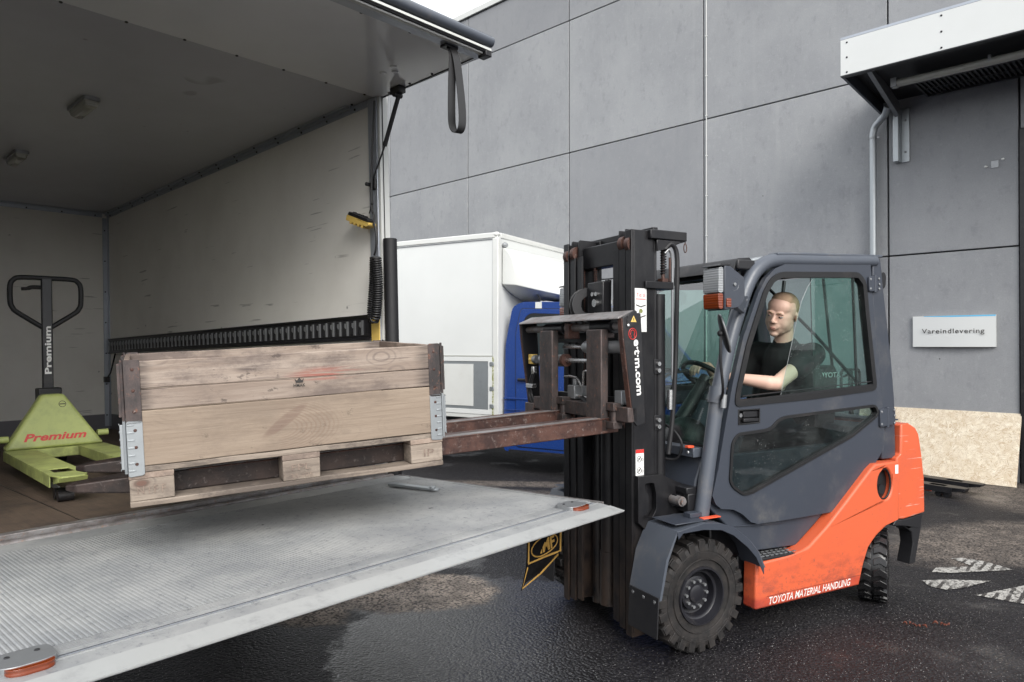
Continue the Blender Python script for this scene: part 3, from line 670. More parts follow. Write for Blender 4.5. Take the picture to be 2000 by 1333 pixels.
# rear frame
for s, y0 in ((1, 0), (-1, BW_)):
    a, b = (y0, y0 + .055 * s)
    part('rear_post', MB().box((-.0448, a - .001 * s, -.05), (.055, b + .012 * s, BH + .02)), 'white', tr, .006, 3)
    part('post_liner', MB().box((-.05, a - .012 * s, .0), (.035, a - .0015 * s, BH - .01)), 'alu', tr, .003)
    part('door_seal', MB().box((.0555, a + .018 * s, .0), (.060, a + .022 * s, BH)), 'rubber', tr)
    part('bumper_rubber', MB().tube([(.095, a + .03 * s, -.3), (.095, a + .03 * s, 1.42)], .042, 20).box((.0605, a + .005 * s, -.3), (.075, a + .055 * s, 1.415)), 'rubber', tr, .003)
    part('yellow_strip', MB().box((-.045, a - .020 * s, .78), (.034, a - .0125 * s, 1.13)), 'yellow', tr)
part('header_beam', MB().box((.001, BW_ - .05, BH + .012), (.055, .055, BH + .09)), 'white', tr, .006)
for x, y in ((-1.32, -1.225), (-2.86, -1.24)):
    lm = part('ceiling_lamp', MB().prism(rnd([(x - .17, y - .05), (x + .17, y - .05), (x + .17, y + .05), (x - .17, y + .05)], .03), BH - .022, BH - .0005, axis='z'), 'zincgrey', tr)
    g = MB(); vs = []
    for a, b, c in ((.155, .042, -.022), (.145, .036, -.05), (.12, .02, -.066)):
        vs += [(x + px, y + py, BH + c) for px, py in rnd([(-a, -b), (a, -b), (a, b), (-a, b)], .02, 3)]
    n = 16; fs = [(j * n + i, j * n + (i + 1) % n, (j + 1) * n + (i + 1) % n, (j + 1) * n + i) for j in range(2) for i in range(n)] + [tuple(range(2 * n, 3 * n))]
    part('lamp_lens', g.add(vs, fs), 'lampdull', lm)
# raised rear flap
fl = part('rear_flap', MB().box((.012, BW_ - .03, 2.306), (.885, .028, 2.345)), 'grpflap', tr, .003)
part('flap_edge_rail', MB().box((.8855, BW_ - .03, 2.286), (.945, .028, 2.30)).box((.8855, BW_ - .03, 2.3005), (.90, .028, 2.36)), 'alu', fl, .003)
part('flap_white_bar', MB().box((.9455, BW_ - .03, 2.283), (.972, -.01, 2.335)), 'white', fl, .003)
part('flap_seal', MB().box((.9725, BW_ - .03, 2.292), (.985, .035, 2.318)), 'rubber', fl)
part('flap_seal_lip', MB().box((.9855, BW_ - .03, 2.300), (.995, .03, 2.312)), 'white', fl)
part('flap_gutter', MB().tube([(.985, BW_ - .03, 2.352), (.985, .04, 2.352)], .028, 14).box((.965, BW_ - .03, 2.372), (.992, .04, 2.382)), 'grey2', fl)
part('flap_side_trim', MB().box((.01, .0285, 2.302), (.93, .036, 2.35)), 'seal', fl)
part('end_cap', MB().box((.93, -.008, 2.27), (.992, .036, 2.312)), 'black', fl, .004)
me = MB().sphere((0, 0, 0), (.009, .009, .007), 6).mesh('flap_rivet', M['black'])
for k in range(9): share('flap_rivet', me, fl, Matrix.Translation((.016, -.08 - k * .27, 2.305)))
for k in range(8): share('flap_rivet', me, fl, Matrix.Translation((.86, -.12 - k * .29, 2.305)))
for k in range(4): share('flap_rivet', me, fl, Matrix.Translation((.14 + k * .2, .010, 2.305)))
for a, b in ((.42, -.16), (.47, -.21), (.36, -.20)): part('flap_dimple', MB().sphere((a, b, 2.3065), (.022, .022, .006), 12), 'grpflap', fl)
# gas strut
gs = part('gas_strut', MB().tube([(.245, .002, 2.26), (.10, .0, 1.985)], .0135, 12), 'rubber', tr)
part('strut_rod', MB().tube([(.10, 0, 1.985), (-.018, -.02, 1.765)], .0055, 8), 'rubber', gs)
part('strut_bracket', MB().box((.20, -.03, 2.265), (.29, .02, 2.305)).cyl((.235, -.03, 2.262), (.235, .03, 2.262), .016, n=12), 'black', tr, .003)
part('strut_foot', MB().cyl((-.018, -.005, 1.765), (-.018, -.06, 1.765), .012, n=10).prism([(-.01, 1.80), (.03, 1.80), (.034, 1.78), (.034, 1.75), (.03, 1.73), (-.01, 1.73)], -.03, -.013), 'black', tr, .003)
# pull strap: a folded loop of webbing
def ribbon(path, w, t, wdir):
    mb = MB(); P = [Vector(p) for p in path]; vs = []; wd = Vector(wdir).normalized()
    for i, p in enumerate(P):
        d = (P[min(i + 1, len(P) - 1)] - P[max(i - 1, 0)]).normalized(); nn = d.cross(wd).normalized(); ww = nn.cross(d)
        a = wd * w / 2; b = nn * t / 2; vs += [p - a - b, p + a - b, p + a + b, p - a + b]
    fs = [(4 * i + a, 4 * i + b, 4 * i + 4 + b, 4 * i + 4 + a) for i in range(len(P) - 1) for a, b in ((0, 1), (1, 2), (2, 3), (3, 0))]
    return mb.add(vs, fs + [(0, 1, 2, 3), (len(vs) - 4, len(vs) - 3, len(vs) - 2, len(vs) - 1)])
sp = bez([(.905, -.195, 2.285), (.93, -.19, 2.24), (.925, -.195, 2.10), (.918, -.195, 1.95), (.912, -.185, 1.87), (.935, -.175, 1.835), (.962, -.168, 1.86), (.965, -.165, 1.95), (.955, -.17, 2.10), (.945, -.18, 2.22), (.92, -.19, 2.285)], 6)
part('pull_strap', ribbon(sp, .042, .004, (.25, 1, 0)), 'seal', tr)
part('strap_clip', MB().box((.885, -.235, 2.272), (.93, -.15, 2.286)), 'black', tr, .002)
# tail platform
pf = part('tail_platform', MB().prism([(.165, -.012), (1.60, .004), (1.778, -.012), (1.778, -.018), (1.60, -.045), (.40, -.085), (.165, -.085)], BW_ - .02, -.003), 'platform', tr, .002)
part('rear_sill', MB().box((-.0035, BW_, -.06), (.052, -.001, .004)), 'wornlight', tr, .002)
part('sill_gap', MB().box((.0525, BW_, -.09), (.164, -.001, -.045)), 'black', tr)
part('hinge_pipe', MB().tube([(.108, BW_, -.028), (.108, -.002, -.028)], .022, 12), 'wornlight', tr)
def pz(x): return -.012 + (x - .165) / (1.60 - .165) * .016
g = MB(); vs = []; fs = []; N = 178; x0, x1 = .325, 1.535
for i in range(N):
    y = -.03 - i * .0134
    for dy, dz in ((0, 0), (.003, .0022), (.0085, .0022), (.0115, 0)): vs += [(x0, y - dy, pz(x0) + .0005 + dz), (x1, y - dy, pz(x1) + .0005 + dz)]
    fs += [(8 * i + 2 * k, 8 * i + 2 * k + 1, 8 * i + 2 * k + 3, 8 * i + 2 * k + 2) for k in range(3)] + [(8 * i, 8 * i + 2, 8 * i + 4, 8 * i + 6), (8 * i + 1, 8 * i + 7, 8 * i + 5, 8 * i + 3)]
rb = part('grip_ribs', g.add(vs, fs), 'platform', pf, smooth=20); rb['kind'] = 'stuff'
for k in range(9):
    x = 1.545 + k * .0115
    if abs(k - 6) > 1: part('edge_rib', MB().box((x, BW_ - .01, pz(x) + .0003), (x + .006, -.012, pz(x) + .0035)), 'platform', pf)
part('edge_groove', MB().box((1.612, BW_ - .01, pz(1.6) - .003), (1.622, -.02, .0048)), 'alu', pf)
part('edge_strip', MB().prism([(1.632, .0035), (1.652, .0055), (1.70, -.0005), (1.70, -.006), (1.632, -.004)], BW_ - .018, -.006), 'platform', pf)
part('lip_bevel', MB().prism([(1.701, .0008), (1.7785, -.0108), (1.7785, -.0135), (1.701, -.004)], BW_ - .019, -.0025), 'bevel', pf)
for x in (1.615, 1.630): part('edge_line', MB().box((x, BW_ - .01, pz(x) - .001), (x + .0025, -.02, pz(x) + .0012)), 'seal', pf)
part('side_strip', MB().prism([(.17, -.009), (1.66, .011), (1.66, .0), (.17, -.02)], -.0028, .006), 'wornlight', pf)
part('side_strip', MB().prism([(.30, -.008), (1.58, .0085), (1.58, .0), (.30, -.012)], -.024, -.0075), 'platform', pf)
for yc in (-.155, -2.215):
    w = part('warning_lamp', MB().prism(rnd([(1.545, yc - .062), (1.64, yc - .06), (1.655, yc - .03), (1.655, yc + .03), (1.64, yc + .06), (1.545, yc + .062)], .03), .002, .021, axis='z'), 'zincgrey', pf, .004, 3)
    part('amber_lens', MB().prism(rnd([(1.628, yc - .050), (1.662, yc - .046), (1.674, yc - .02), (1.674, yc + .03), (1.664, yc + .048), (1.628, yc + .050)], .012), .001, .019, axis='z'), 'amber', w, .003)
    part('lamp_screw', MB().sphere((1.58, yc - .03, .0215), (.007, .007, .003), 8).sphere((1.58, yc + .03, .0215), (.007, .007, .003), 8), 'black', w)
part('hinge_lug', MB().prism(rnd([(.46, -.31), (.80, -.265), (.805, -.225), (.46, -.262)], .018), pz(.6) + .012, pz(.6) + .022, axis='z').cyl((.765, -.248, pz(.6) + .012), (.765, -.248, pz(.6) + .03), .016, n=12), 'galv', pf, .003)
# lifting gear and chassis under the body
for y in (-.55, -1.90):
    part('lift_arm', MB().bar((.25, y, -.10), (.80, y, -.16), .06, .10).bar((.25, y, -.12), (-.35, y, -.38), .06, .10), 'black', tr, .006)
    part('lift_cylinder', MB().cyl((-.45, y + .1, -.42), (.15, y + .1, -.16), .035, n=14), 'black', tr)
part('underride_beam', MB().box((-.10, BW_ + .1, -.45), (.0, -.1, -.33)), 'black', tr, .01)
part('chassis_rail', MB().box((-6.2, -.85, -.34), (-.05, -.77, -.12)).box((-6.2, -1.69, -.34), (-.05, -1.61, -.12)).box((-4.8, BW_, -.12), (-.05, 0, -.061)), 'black', tr)
for x in (-1.5, -5.9):
    for y in (-.32, -2.42 + .24):
        part('road_wheel', MB().lathe([(.10, 0), (.26, .02), (.36, 0), (.40, .03), (.40, .22), (.36, .25), (.10, .25)], (x, y - .125, -.345), (0, 1, 0), 28), 'rubber', tr)
part('driver_cab', MB().prism(rnd([(-6.9, -.25), (-6.95, .6), (-6.6, 1.55), (-6.4, 1.62), (-5.0, 1.62), (-5.0, -.25)], .08), BW_ + .15, -.15), 'vanwhite', tr, .02)
# rope, tie ring on the corner post
part('tie_hook', MB().box((BL + .01, -.06, .50), (BL + .05, -.01, .56)).tube([(BL + .25, -.02, .80), (BL + .12, -.025, .60), (BL + .05, -.04, .54)], .008, 6), 'black', tr)

# hand control hanging on its cord inside the rear post
rc = thing('hand_control', 'yellow and black hand control hanging by the rear post above its coiled cable', 'remote control', MT @ Matrix.Translation((-.02, -.08, 1.45)))
rot = Matrix.Translation((-.02, 0, .09)) @ rotm('Y', R(20)) 
g = MB().prism(rnd([(-.125, -.028), (.09, -.026), (.115, -.012), (.115, .004), (-.125, .008)], .008, 2), -.03, .03, m=rot)
hb = part('control_body', g, 'yellow', rc, .004)
part('button_face', MB().prism(rnd([(-.12, .0085), (.10, .0045), (.10, .022), (-.11, .030)], .006, 2), -.028, .028, m=rot), 'black', rc, .003)
for k in range(4): part('button', MB().cyl(rot @ Vector((-.085 + k * .042, 0, .02)), rot @ Vector((-.085 + k * .042, 0, .034)), .012, n=12), 'plastic', rc)
for k in range(4): part('finger_groove', MB().cyl(rot @ Vector((-.07 + k * .042, -.031, -.030)), rot @ Vector((-.07 + k * .042, .031, -.030)), .010, n=10), 'yellow', rc)
part('hang_cord', MB().tube(bez([(.135, -.0, .79), (.10, .0, .45), (.085, .0, .17), (.105, 0, .10), (.10, 0, .04)], 6), .0065, 6), 'seal', rc)
part('hang_cord', MB().tube([(.09, 0, .18), (.06, 0, .12)], .004, 6).sphere((.088, 0, .175), .010, 8), 'seal', rc)
def coil(path, rad, turns, wire, n=12):
    P = [Vector(p) for p in path]; L = [0]
    for i in range(1, len(P)): L.append(L[-1] + (P[i] - P[i - 1]).length)
    pts = []; N = turns * n
    for k in range(N + 1):
        u = L[-1] * k / N; i = max(j for j in range(len(L)) if L[j] <= u + 1e-9); i = min(i, len(P) - 2); t = (u - L[i]) / (L[i + 1] - L[i])
        c = P[i].lerp(P[i + 1], t); d = (P[i + 1] - P[i]).normalized(); a = Vector((0, 1, 0)); b = d.cross(a).normalized(); th = 2 * PI * k / n
        pts.append(c + (a * math.cos(th) + b * math.sin(th)) * rad)
    return MB().tube(pts, wire, 6)
part('cable_lead', MB().tube(bez([(.105, 0, .06), (.125, 0, -.02), (.118, 0, -.10), (.10, 0, -.14)], 5), .006, 8), 'seal', rc)
part('coiled_cable', coil(bez([(.105, 0, -.15), (.095, 0, -.30), (.07, 0, -.46), (.075, 0, -.52), (.105, 0, -.50), (.13, 0, -.34), (.135, -.01, -.16)], 8), .026, 56, .0062), 'seal', rc, smooth=80)

# rubber warning flag on the platform edge
fg = thing('warning_flag', 'black rubber flag with yellow border drooping from the platform edge', 'flag', MT @ Matrix.Translation((1.55, -.215, -.062)))
vs = []; nu, nv = 8, 12
def flagp(u, v):    # u across 0..1, v down 0..1
    w = .262; y = -.136 + w * u; z = .02 - .285 * v; x = -.05
    if v > .62:
        k = (v - .62) / .38; y = y * (1 - k * .55) - k * .155; z = .02 - .285 * .62 - k * (.03 + .045 * (1 - u)) ; x = -.05 + k * .06
    y -= .03 * v; x += .012 * math.sin(u * 4 + v * 3)
    return Vector((x, y, z))
for j in range(nv + 1):
    for i in range(nu + 1): vs.append(flagp(i / nu, j / nv))
fs = [(j * (nu + 1) + i, j * (nu + 1) + i + 1, (j + 1) * (nu + 1) + i + 1, (j + 1) * (nu + 1) + i) for j in range(nv) for i in range(nu)]
o = part('flag_sheet', MB().add(vs, fs), 'flagblack', fg, smooth=60); sm = o.modifiers.new('solid', 'SOLIDIFY'); sm.thickness = .004
def strip(uvs, w, close=False, off=.0035):
    P = [flagp(u, v) + Vector((off, 0, 0)) for u, v in uvs]; return MB().tube(P, w, 5, closed=close)
part('yellow_border', strip([(.02, .0), (.03, .3), (.04, .60), (.5, .61), (.96, .60), (.97, .3), (.98, 0)], .006), 'ochre', fg)
part('yellow_border', strip([(.04, .66), (.05, .98), (.96, .98), (.96, .66)], .004), 'ochre', fg)
part('oval_ring', strip([(.5 + .40 * math.cos(2 * PI * k / 24), .42 + .155 * math.sin(2 * PI * k / 24)) for k in range(24)], .0035, True), 'ochre', fg)
text('lettering', 'HMF', .135, .056, flagp(.5, .42) + Vector((.006, 0, 0)), basis((0, 1, .1), (0, -.18, 1)), 'ochre', fg, thick=.035)

# ------------------------------------------------------------------ white box van with blue cab
vn = thing('box_van', 'white box van with blue cab parked along the concrete wall', 'van', MV)
vb = part('box_body', MB().box((-3.9, 0, .70), (-.0, 2.1, 2.97)), 'vanwhite', vn, .01)
for q in (((-3.92, -.012, 2.94), (-.03, .06, 3.01)), ((-.05, .061, 2.94), (.012, 2.12, 3.01)), ((-3.92, -.010, .66), (-.076, .05, .73))): part('box_trim', MB().box(*q), 'white', vn, .012, 3)
part('box_corner', MB().box((-.075, -.012, .66), (.012, .05, 2.94)).sphere((-.03, .02, 2.985), (.05, .04, .035), 12), 'white', vn, .012, 3)
part('trim_line', MB().box((-3.9, -.0125, 2.925), (-.076, -.0005, 2.932)), 'zincgrey', vn)
part('front_lamp', MB().sphere((.03, .13, 2.86), (.035, .05, .035), 12), 'clearlens', vn)
hx0, hx1, hz0, hz1 = -.92, -.075, .715, 1.445
part('hatch_frame', MB().prism([(hx0, hz0), (hx1, hz0), (hx1, hz1), (hx0, hz1)], -.016, -.0005, [[(hx0 + .045, hz0 + .06), (hx1 - .06, hz0 + .06), (hx1 - .06, hz1 - .06), (hx0 + .045, hz1 - .06)][::-1]]), 'vanwhite', vn, .004)
part('hatch_panel', MB().box((hx0 + .046, -.009, hz0 + .061), (hx1 - .061, -.0005, hz1 - .061)), 'galv', vn, .003)
part('hatch_notice', MB().box((hx0 + .03, -.014, hz0 + .10), (-.36, -.0092, hz1 - .095)), 'white', vn)
part('hatch_seam', MB().box((hx0, -.0175, hz1 + .001), (hx1, -.006, hz1 + .014)), 'lampdull', vn)
gr = NT('green_moss'); M['moss'] = gr.fin(gr.mix(gr.ramp(gr.noise(40, 6), .4, .6), (.20, .22, .07), (.5, .5, .42)), .8)
part('hatch_hinge_strip', MB().box((hx1 + .002, -.018, .68), (hx1 + .024, -.0125, hz1)), 'moss', vn)
for z in (.80, 1.02, 1.33): part('hatch_hinge', MB().box((hx1 - .03, -.026, z), (hx1 + .03, -.0181, z + .05)), 'galv', vn, .003)
side = rnd([(.03, .45), (.06, 1.6), (.16, 2.07), (.30, 2.13), (1.15, 2.10), (1.35, 1.98), (1.95, 1.28), (2.55, 1.05), (2.68, .75), (2.68, .30), (.03, .26)], .06, 3)
wi_c = ([(.335, 1.34), (.335, 1.92), (.42, 1.985), (1.12, 1.95), (1.58, 1.38), (1.58, 1.33)])
wi, wi_in = ring(wi_c, .05, .03)
dseam = rnd([(.207, .322), (.207, 1.755), (.284, 2.053), (1.154, 2.018), (1.728, 1.284), (1.728, .322)], .05, 3)
part('door_gap', MB().prism(dseam, .0870, .0894, [wi[::-1]]), 'seal', vn)
c = part('cab_shell', MB().prism(side, .09, 2.01), 'blue', vn, .035, 4)
part('door_panel', MB().prism(rnd([(.215, .33), (.215, 1.75), (.29, 2.045), (1.15, 2.01), (1.72, 1.28), (1.72, .33)], .05, 3), .080, .0895, [wi[::-1]]), 'blue', vn, .004)
part('window_rubber', MB().prism(wi, .078, .088, [wi_in[::-1]]), 'seal', vn)
part('window_pane', MB().prism(wi_in, .0795, .0862), 'vanglass', vn)
part('door_handle', MB().tube([(.26, .055, .93 + .235), (.50, .055, .93 + .235)], .016, 10).box((.25, .0605, 1.15), (.28, .0795, 1.18)).box((.47, .0605, 1.15), (.5, .0795, 1.18)), 'plastic', vn, .003)
part('side_moulding', MB().box((.04, .070, .915), (2.4, .0795, .935)).box((.04, .070, .78), (2.4, .0795, .787)), 'blue', vn, .003)
part('sill_trim', MB().box((.12, .07, .262), (2.6, .0795, .29)), 'plastic', vn)
part('windscreen', MB().prism([(1.36, 1.96), (1.93, 1.29), (1.945, 1.30), (1.375, 1.97)], .25, 1.85), 'vanglass', vn)
part('roof_strap', MB().box((.5, .20, 2.13), (.53, .9, 2.138)).box((.56, .20, 2.13), (.58, .9, 2.138)).box((.49, .088, 1.99), (.58, .0895, 2.12)), 'white', vn)
part('marker_lamp', MB().sphere((.42, .12, 2.10), (.04, .03, .025), 10), 'plastic', vn)
g = MB(); prof = []; rows = []
for j in range(9):
    v = j / 8; w = 1.0 - .0; rr = []
    for i in range(13):
        u = i / 12; y = .08 + 1.9 * u; ed = 1 - abs(2 * u - 1) ** 3
        x = .02 + (math.sin(v * PI * .5) ** 1.1) * (.20 + .78 * ed); z = 2.82 - .02 * v - .66 * v ** 1.5 + (.10 * (1 - v)) * 0 + .20 * (1 - ed) * v
        rr.append((x, y, z))
    rows.append(rr)
for j in range(9):
    for i in range(13): prof.append(rows[j][i])
for i in range(13): prof.append((.015, rows[8][i][1], rows[8][i][2] + .02))
fs = [(j * 13 + i, j * 13 + i + 1, (j + 1) * 13 + i + 1, (j + 1) * 13 + i) for j in range(9) for i in range(12)]
fs += [tuple(j * 13 for j in range(10)), tuple(j * 13 + 12 for j in range(10))[::-1], tuple(range(13)) [::-1] + tuple(9 * 13 + i for i in range(13))]
part('wind_deflector', g.add(prof, fs), 'white', vn, .012, 3, smooth=50)
part('deflector_stay', MB().bar((.45, .35, 2.12), (.30, .30, 2.38), .02).bar((.45, 1.75, 2.12), (.30, 1.8, 2.38), .02), 'plastic', vn)
part('cab_gap', MB().box((-.05, .15, .30), (.028, 1.95, .69)).box((-3.8, .35, .42), (-.06, .45, .655)).box((-3.8, 1.65, .42), (-.06, 1.75, .655)), 'black', vn)
for x in (1.92, -2.6):
    for y in (.12, 1.78): part('road_wheel', MB().lathe([(.08, .03), (.19, .02), (.22, 0), (.32, .01), (.345, .04), (.345, .18), (.32, .21), (.1, .21)], (x, y, .345), (0, 1, 0), 28), 'rubber', vn)

# ------------------------------------------------------------------ pallet and collars on the forks
AT = math.atan(.052); MC = MF @ Matrix.Translation((-2.591, -.48, 1.006)) @ rotm('Y', -AT) @ rotm('X', R(1.4))
PL = 1.19
pal = thing('wooden_pallet', 'worn wooden pallet held up on the forklift forks under the crate frames', 'pallet', MC)
def plank(parent, name, a, b, mat, bev=.003, rough=True):
    mb = MB(); mb.box(a, b); me = mb.mesh(name, M[mat])
    if rough:
        L = [abs(b[i] - a[i]) for i in range(3)]; ax = L.index(max(L)); bm = bmesh.new(); bm.from_mesh(me)
        ed = [e for e in bm.edges if abs((e.verts[0].co - e.verts[1].co)[ax]) > L[ax] * .9]
        bmesh.ops.subdivide_edges(bm, edges=ed, cuts=max(3, int(L[ax] / .07)), use_grid_fill=True)
        q = random.random() * 50
        for v in bm.verts:
            for i in range(3):
                if i != ax: v.co[i] += noise.noise(Vector((v.co[ax] * 5 + q, i * 7.3 + (v.co[(ax + 1) % 3] > (a[(ax + 1) % 3] + b[(ax + 1) % 3]) / 2) * 3, q))) * .0034
        bm.to_mesh(me); bm.free(); me.shade_smooth(); me.set_sharp_from_angle(angle=R(35))
    return link(name, me, parent, bev, 2)
ys = [(0, .10), (.3275, .4725), (.70, .80)]; bx = [(0, .145), (PL / 2 - .0725, PL / 2 + .0725), (PL - .145, PL)]
for y0, y1 in ys: plank(pal, 'bottom_board', (0, y0, 0), (PL, y1, .0205), 'woodp')
for x0, x1 in bx:
    for y0, y1 in ys: plank(pal, 'block', (x0 + .001, y0 + .001, .021), (x1 - .001, y1 - .001, .0995), 'woodp', .004, False)
    plank(pal, 'cross_board', (x0, .001, .10), (x1, .799, .1215), 'woody')
for y0, y1 in [(0, .145), (.19, .29), (.3275, .4725), (.51, .61), (.655, .80)]: plank(pal, 'deck_board', (.0, y0, .122), (PL, y1, .1435), 'woodp')
text('stamp', 'N I F F', .09, .028, (.07, -.0022, .06), (PI / 2, 0, 0), 'stamp', pal)
text('stamp', 'FPL', .075, .024, (PL / 2 - .002, -.0022, .072), (PI / 2, 0, 0), 'stamp', pal)
text('stamp', '32-105', .085, .017, (PL / 2 - .002, -.0022, .038), (PI / 2, 0, 0), 'stamp', pal)
text('stamp', 'IP', .045, .03, (PL - .065, -.0022, .062), (PI / 2, 0, 0), 'stamp', pal)
def collar(label, z0, seams, wood_, leaf, z_lo, z_hi, grp='pallet collars stacked on the pallet'):
    c = thing('pallet_collar', label, 'crate frame', MC @ Matrix.Translation((0, 0, z0)), grp)
    for za, zb in zip(seams[:-1], seams[1:]):
        za += .0016; zb -= .0016
        plank(c, 'board', (.002, 0, za), (PL - .002, .02, zb), wood_); plank(c, 'board', (.002, .78, za), (PL - .002, .80, zb), wood_)
        plank(c, 'board', (.0, .021, za), (.02, .779, zb), 'woody'); plank(c, 'board', (PL - .02, .021, za), (PL, .779, zb), 'woody')
    for X, sx in ((0, 1), (PL, -1)):
        for Y, sy in ((0, 1), (.80, -1)):
            h = MB().prism(rnd([(X, z_lo), (X + sx * .052, z_lo + .004), (X + sx * .052, z_hi), (X, z_hi)], .008, 2), Y - sy * .0045, Y - sy * .0008)
            ho = part('corner_hinge', h, leaf, c, .001)
            g = MB().box((X - sx * .0045, Y + sy * .004, z_lo + .02), (X - sx * .0008, Y + sy * .055, z_hi - .002)).box((X - sx * .02, Y - sy * .002, z_lo + .03), (X - sx * .005, Y + sy * .012, z_hi - .012))
            part('end_leaf', g, leaf, ho, .001)
            part('hinge_pin', MB().cyl((X - sx * .006, Y - sy * .004, z_lo + .015), (X - sx * .006, Y - sy * .004, z_hi + .002), .005, n=8), leaf, ho)
            for k in range(3): part('hinge_screw', MB().sphere((X + sx * .028, Y - sy * .005, z_lo + .045 + k * (z_hi - z_lo - .08) / 2), (.006, .0025, .006), 8), 'rust', ho)
            if leaf == 'galv':
                g = MB()
                for k in range(7): g.box((X + sx * .002, Y - sy * .007, z_lo + .02 + k * .027), (X + sx * .024, Y - sy * .0046, z_lo + .026 + k * .027)).box((X - sx * .0225, Y + sy * .0, z_lo + .025 + k * .027), (X - sx * .0201, Y + sy * .012, z_lo + .031 + k * .027))
                o = part('pressed_ribs', g, leaf, ho, .001); o['kind'] = 'stuff'
    return c
lowc = collar('lower crate frame of one wide board with shiny galvanised corners, on the pallet', .144, (0, .199), 'wood2', 'galv', -.034, .166)
topc = collar('upper crate frame of two weathered boards with dark rusty corner hinges', .3435, (0, .075, .1765), 'wood', 'worn', -.048, .182)
text('stamp', 'HMAK', .045, .013, (.60, -.0025, .048), (PI / 2, 0, 0), 'ink', topc, thick=.01)
part('crown_stamp', MB().add([(.587, -.0026, .058), (.613, -.0026, .058), (.618, -.0026, .074), (.609, -.0026, .066), (.6, -.0026, .078), (.591, -.0026, .066), (.582, -.0026, .074)], [(0, 1, 2, 3, 4, 5, 6)]), 'ink', topc)
part('latch', MB().box((PL + .005, .02, .02), (PL + .018, .05, .062)), 'galv', topc, .002)

# ------------------------------------------------------------------ forklift
fkl = thing('forklift', 'orange and dark grey forklift with glazed cab lifting the wooden crate', 'forklift', MF)
def fp(name, mb, mat, bevel=0, seg=2, par=None, smooth=35, label=None): return part(name, mb, mat, par or fkl, bevel, seg, smooth, label)
# wheels
def front_wheel(sy):
    y0 = -.55; w = .19; Rr = .272
    t = MB().lathe([(.142, .012), (.150, .004), (.168, .006), (.20, -.002), (.235, -.004), (.262, .006), (Rr, .022), (Rr, w - .022), (.262, w - .006), (.20, w), (.142, w - .01)], (0, y0, .2935), (0, 1, 0), 64)
    for k in range(24):
        for s in (0, 1):
            th = 2 * PI * (k + .5 * s) / 24; m = Matrix.Translation((0, y0, .2935)) @ rotm('Y', th)
            ya, yb = (.004, .088) if s == 0 else (w - .088, w - .004)
            t.add([(-.024, ya, Rr - .03), (.024, ya, Rr - .03), (.018, yb, Rr - .01), (-.026, yb, Rr - .01), (-.021, ya, Rr + .018), (.021, ya, Rr + .018), (.014, yb, Rr + .0215), (-.022, yb, Rr + .0215)] if s == 0 else
                  [(-.026, ya, Rr - .01), (.018, ya, Rr - .01), (.024, yb, Rr - .03), (-.024, yb, Rr - .03), (-.022, ya, Rr + .0215), (.014, ya, Rr + .0215), (.021, yb, Rr + .018), (-.021, yb, Rr + .018)],
                  [(0, 3, 2, 1), (4, 5, 6, 7), (0, 1, 5, 4), (1, 2, 6, 5), (2, 3, 7, 6), (3, 0, 4, 7)], m)
            if s == 0: t.box((-.020, -.004, Rr - .055), (.020, .012, Rr + .012), m)
    wh = fp('front_wheel', t, 'tyre', .002)
    for r_ in (.188, .232): part('tyre_ring', MB().lathe([(r_ - .003, -.001), (r_, -.0065), (r_ + .003, -.001)], (0, y0, .2935), (0, 1, 0), 64), 'tyre', wh)
    part('rim', MB().lathe([(.150, .003), (.147, -.006), (.139, -.006), (.136, .008), (.128, .03), (.122, .034), (.114, .034), (.108, .070), (.092, .075), (.0, .075)], (0, y0, .2935), (0, 1, 0), 56), 'rim', wh)
    part('hub', MB().lathe([(.090, .075), (.088, .050), (.078, .046), (.050, .046), (.046, .036), (.030, .030), (.0, .030)], (0, y0, .2935), (0, 1, 0), 40), 'rim', wh)
    g = MB()
    for k in range(10):
        a = 2 * PI * k / 10; p = Vector((math.cos(a) * .068, y0 + .032, .2935 + math.sin(a) * .068)); g.cyl(p, p + Vector((0, .016, 0)), .0085, n=6)
    b = part('wheel_bolts', g, 'zincgrey', wh); b['kind'] = 'stuff'
    if sy > 0: wh.matrix_local = rotm('Z', PI)
    return wh
front_wheel(-1); front_wheel(1)
for sy, yc in ((-1, -.455), (1, .455)):
    Rr = .205; m0 = Matrix.Translation((1.505, yc, .222)) @ rotm('Z', R(33))
    t = MB(m0).lathe([(.10, .01), (.16, -.002), (.195, .01), (Rr, .03), (Rr, .135), (.195, .155), (.16, .167), (.10, .155)], (0, -.082, 0), (0, 1, 0), 48)
    for k in range(20):
        for s in (0, 1):
            m = m0 @ Matrix.Translation((0, -.082, 0)) @ rotm('Y', 2 * PI * (k + .5 * s) / 20)
            mm = MB(m)
            A = [(-.030, .004), (.010, .002), (.030, .040), (.012, .078), (-.026, .076), (-.012, .042)]
            if s: A = [(x, .165 - y) for x, y in A][::-1]
            t.v, t.f = t.v, t.f; t.m = Matrix.Identity(4); t.prism(A, Rr - .02, Rr + .017, axis='z', m=m); t.m = m0
    t.m = Matrix.Identity(4); wh = fp('rear_wheel', t, 'wettyre', .003)
    part('rim', MB(m0).lathe([(.108, .004), (.10, .004), (.09, .04), (.05, .045), (.0, .045)], (0, -.082, 0), (0, 1, 0), 32).lathe([(.10, .15), (.05, .14), (0, .14)], (0, -.082, 0), (0, 1, 0), 24), 'rim', wh)
fp('steer_axle', MB().box((1.44, -.38, .16), (1.58, .38, .28)), 'black', .01)
fp('front_axle', MB().cyl((0, -.36, .2935), (0, .36, .2935), .07, n=20).box((-.10, -.2, .14), (.15, .2, .44)), 'black')
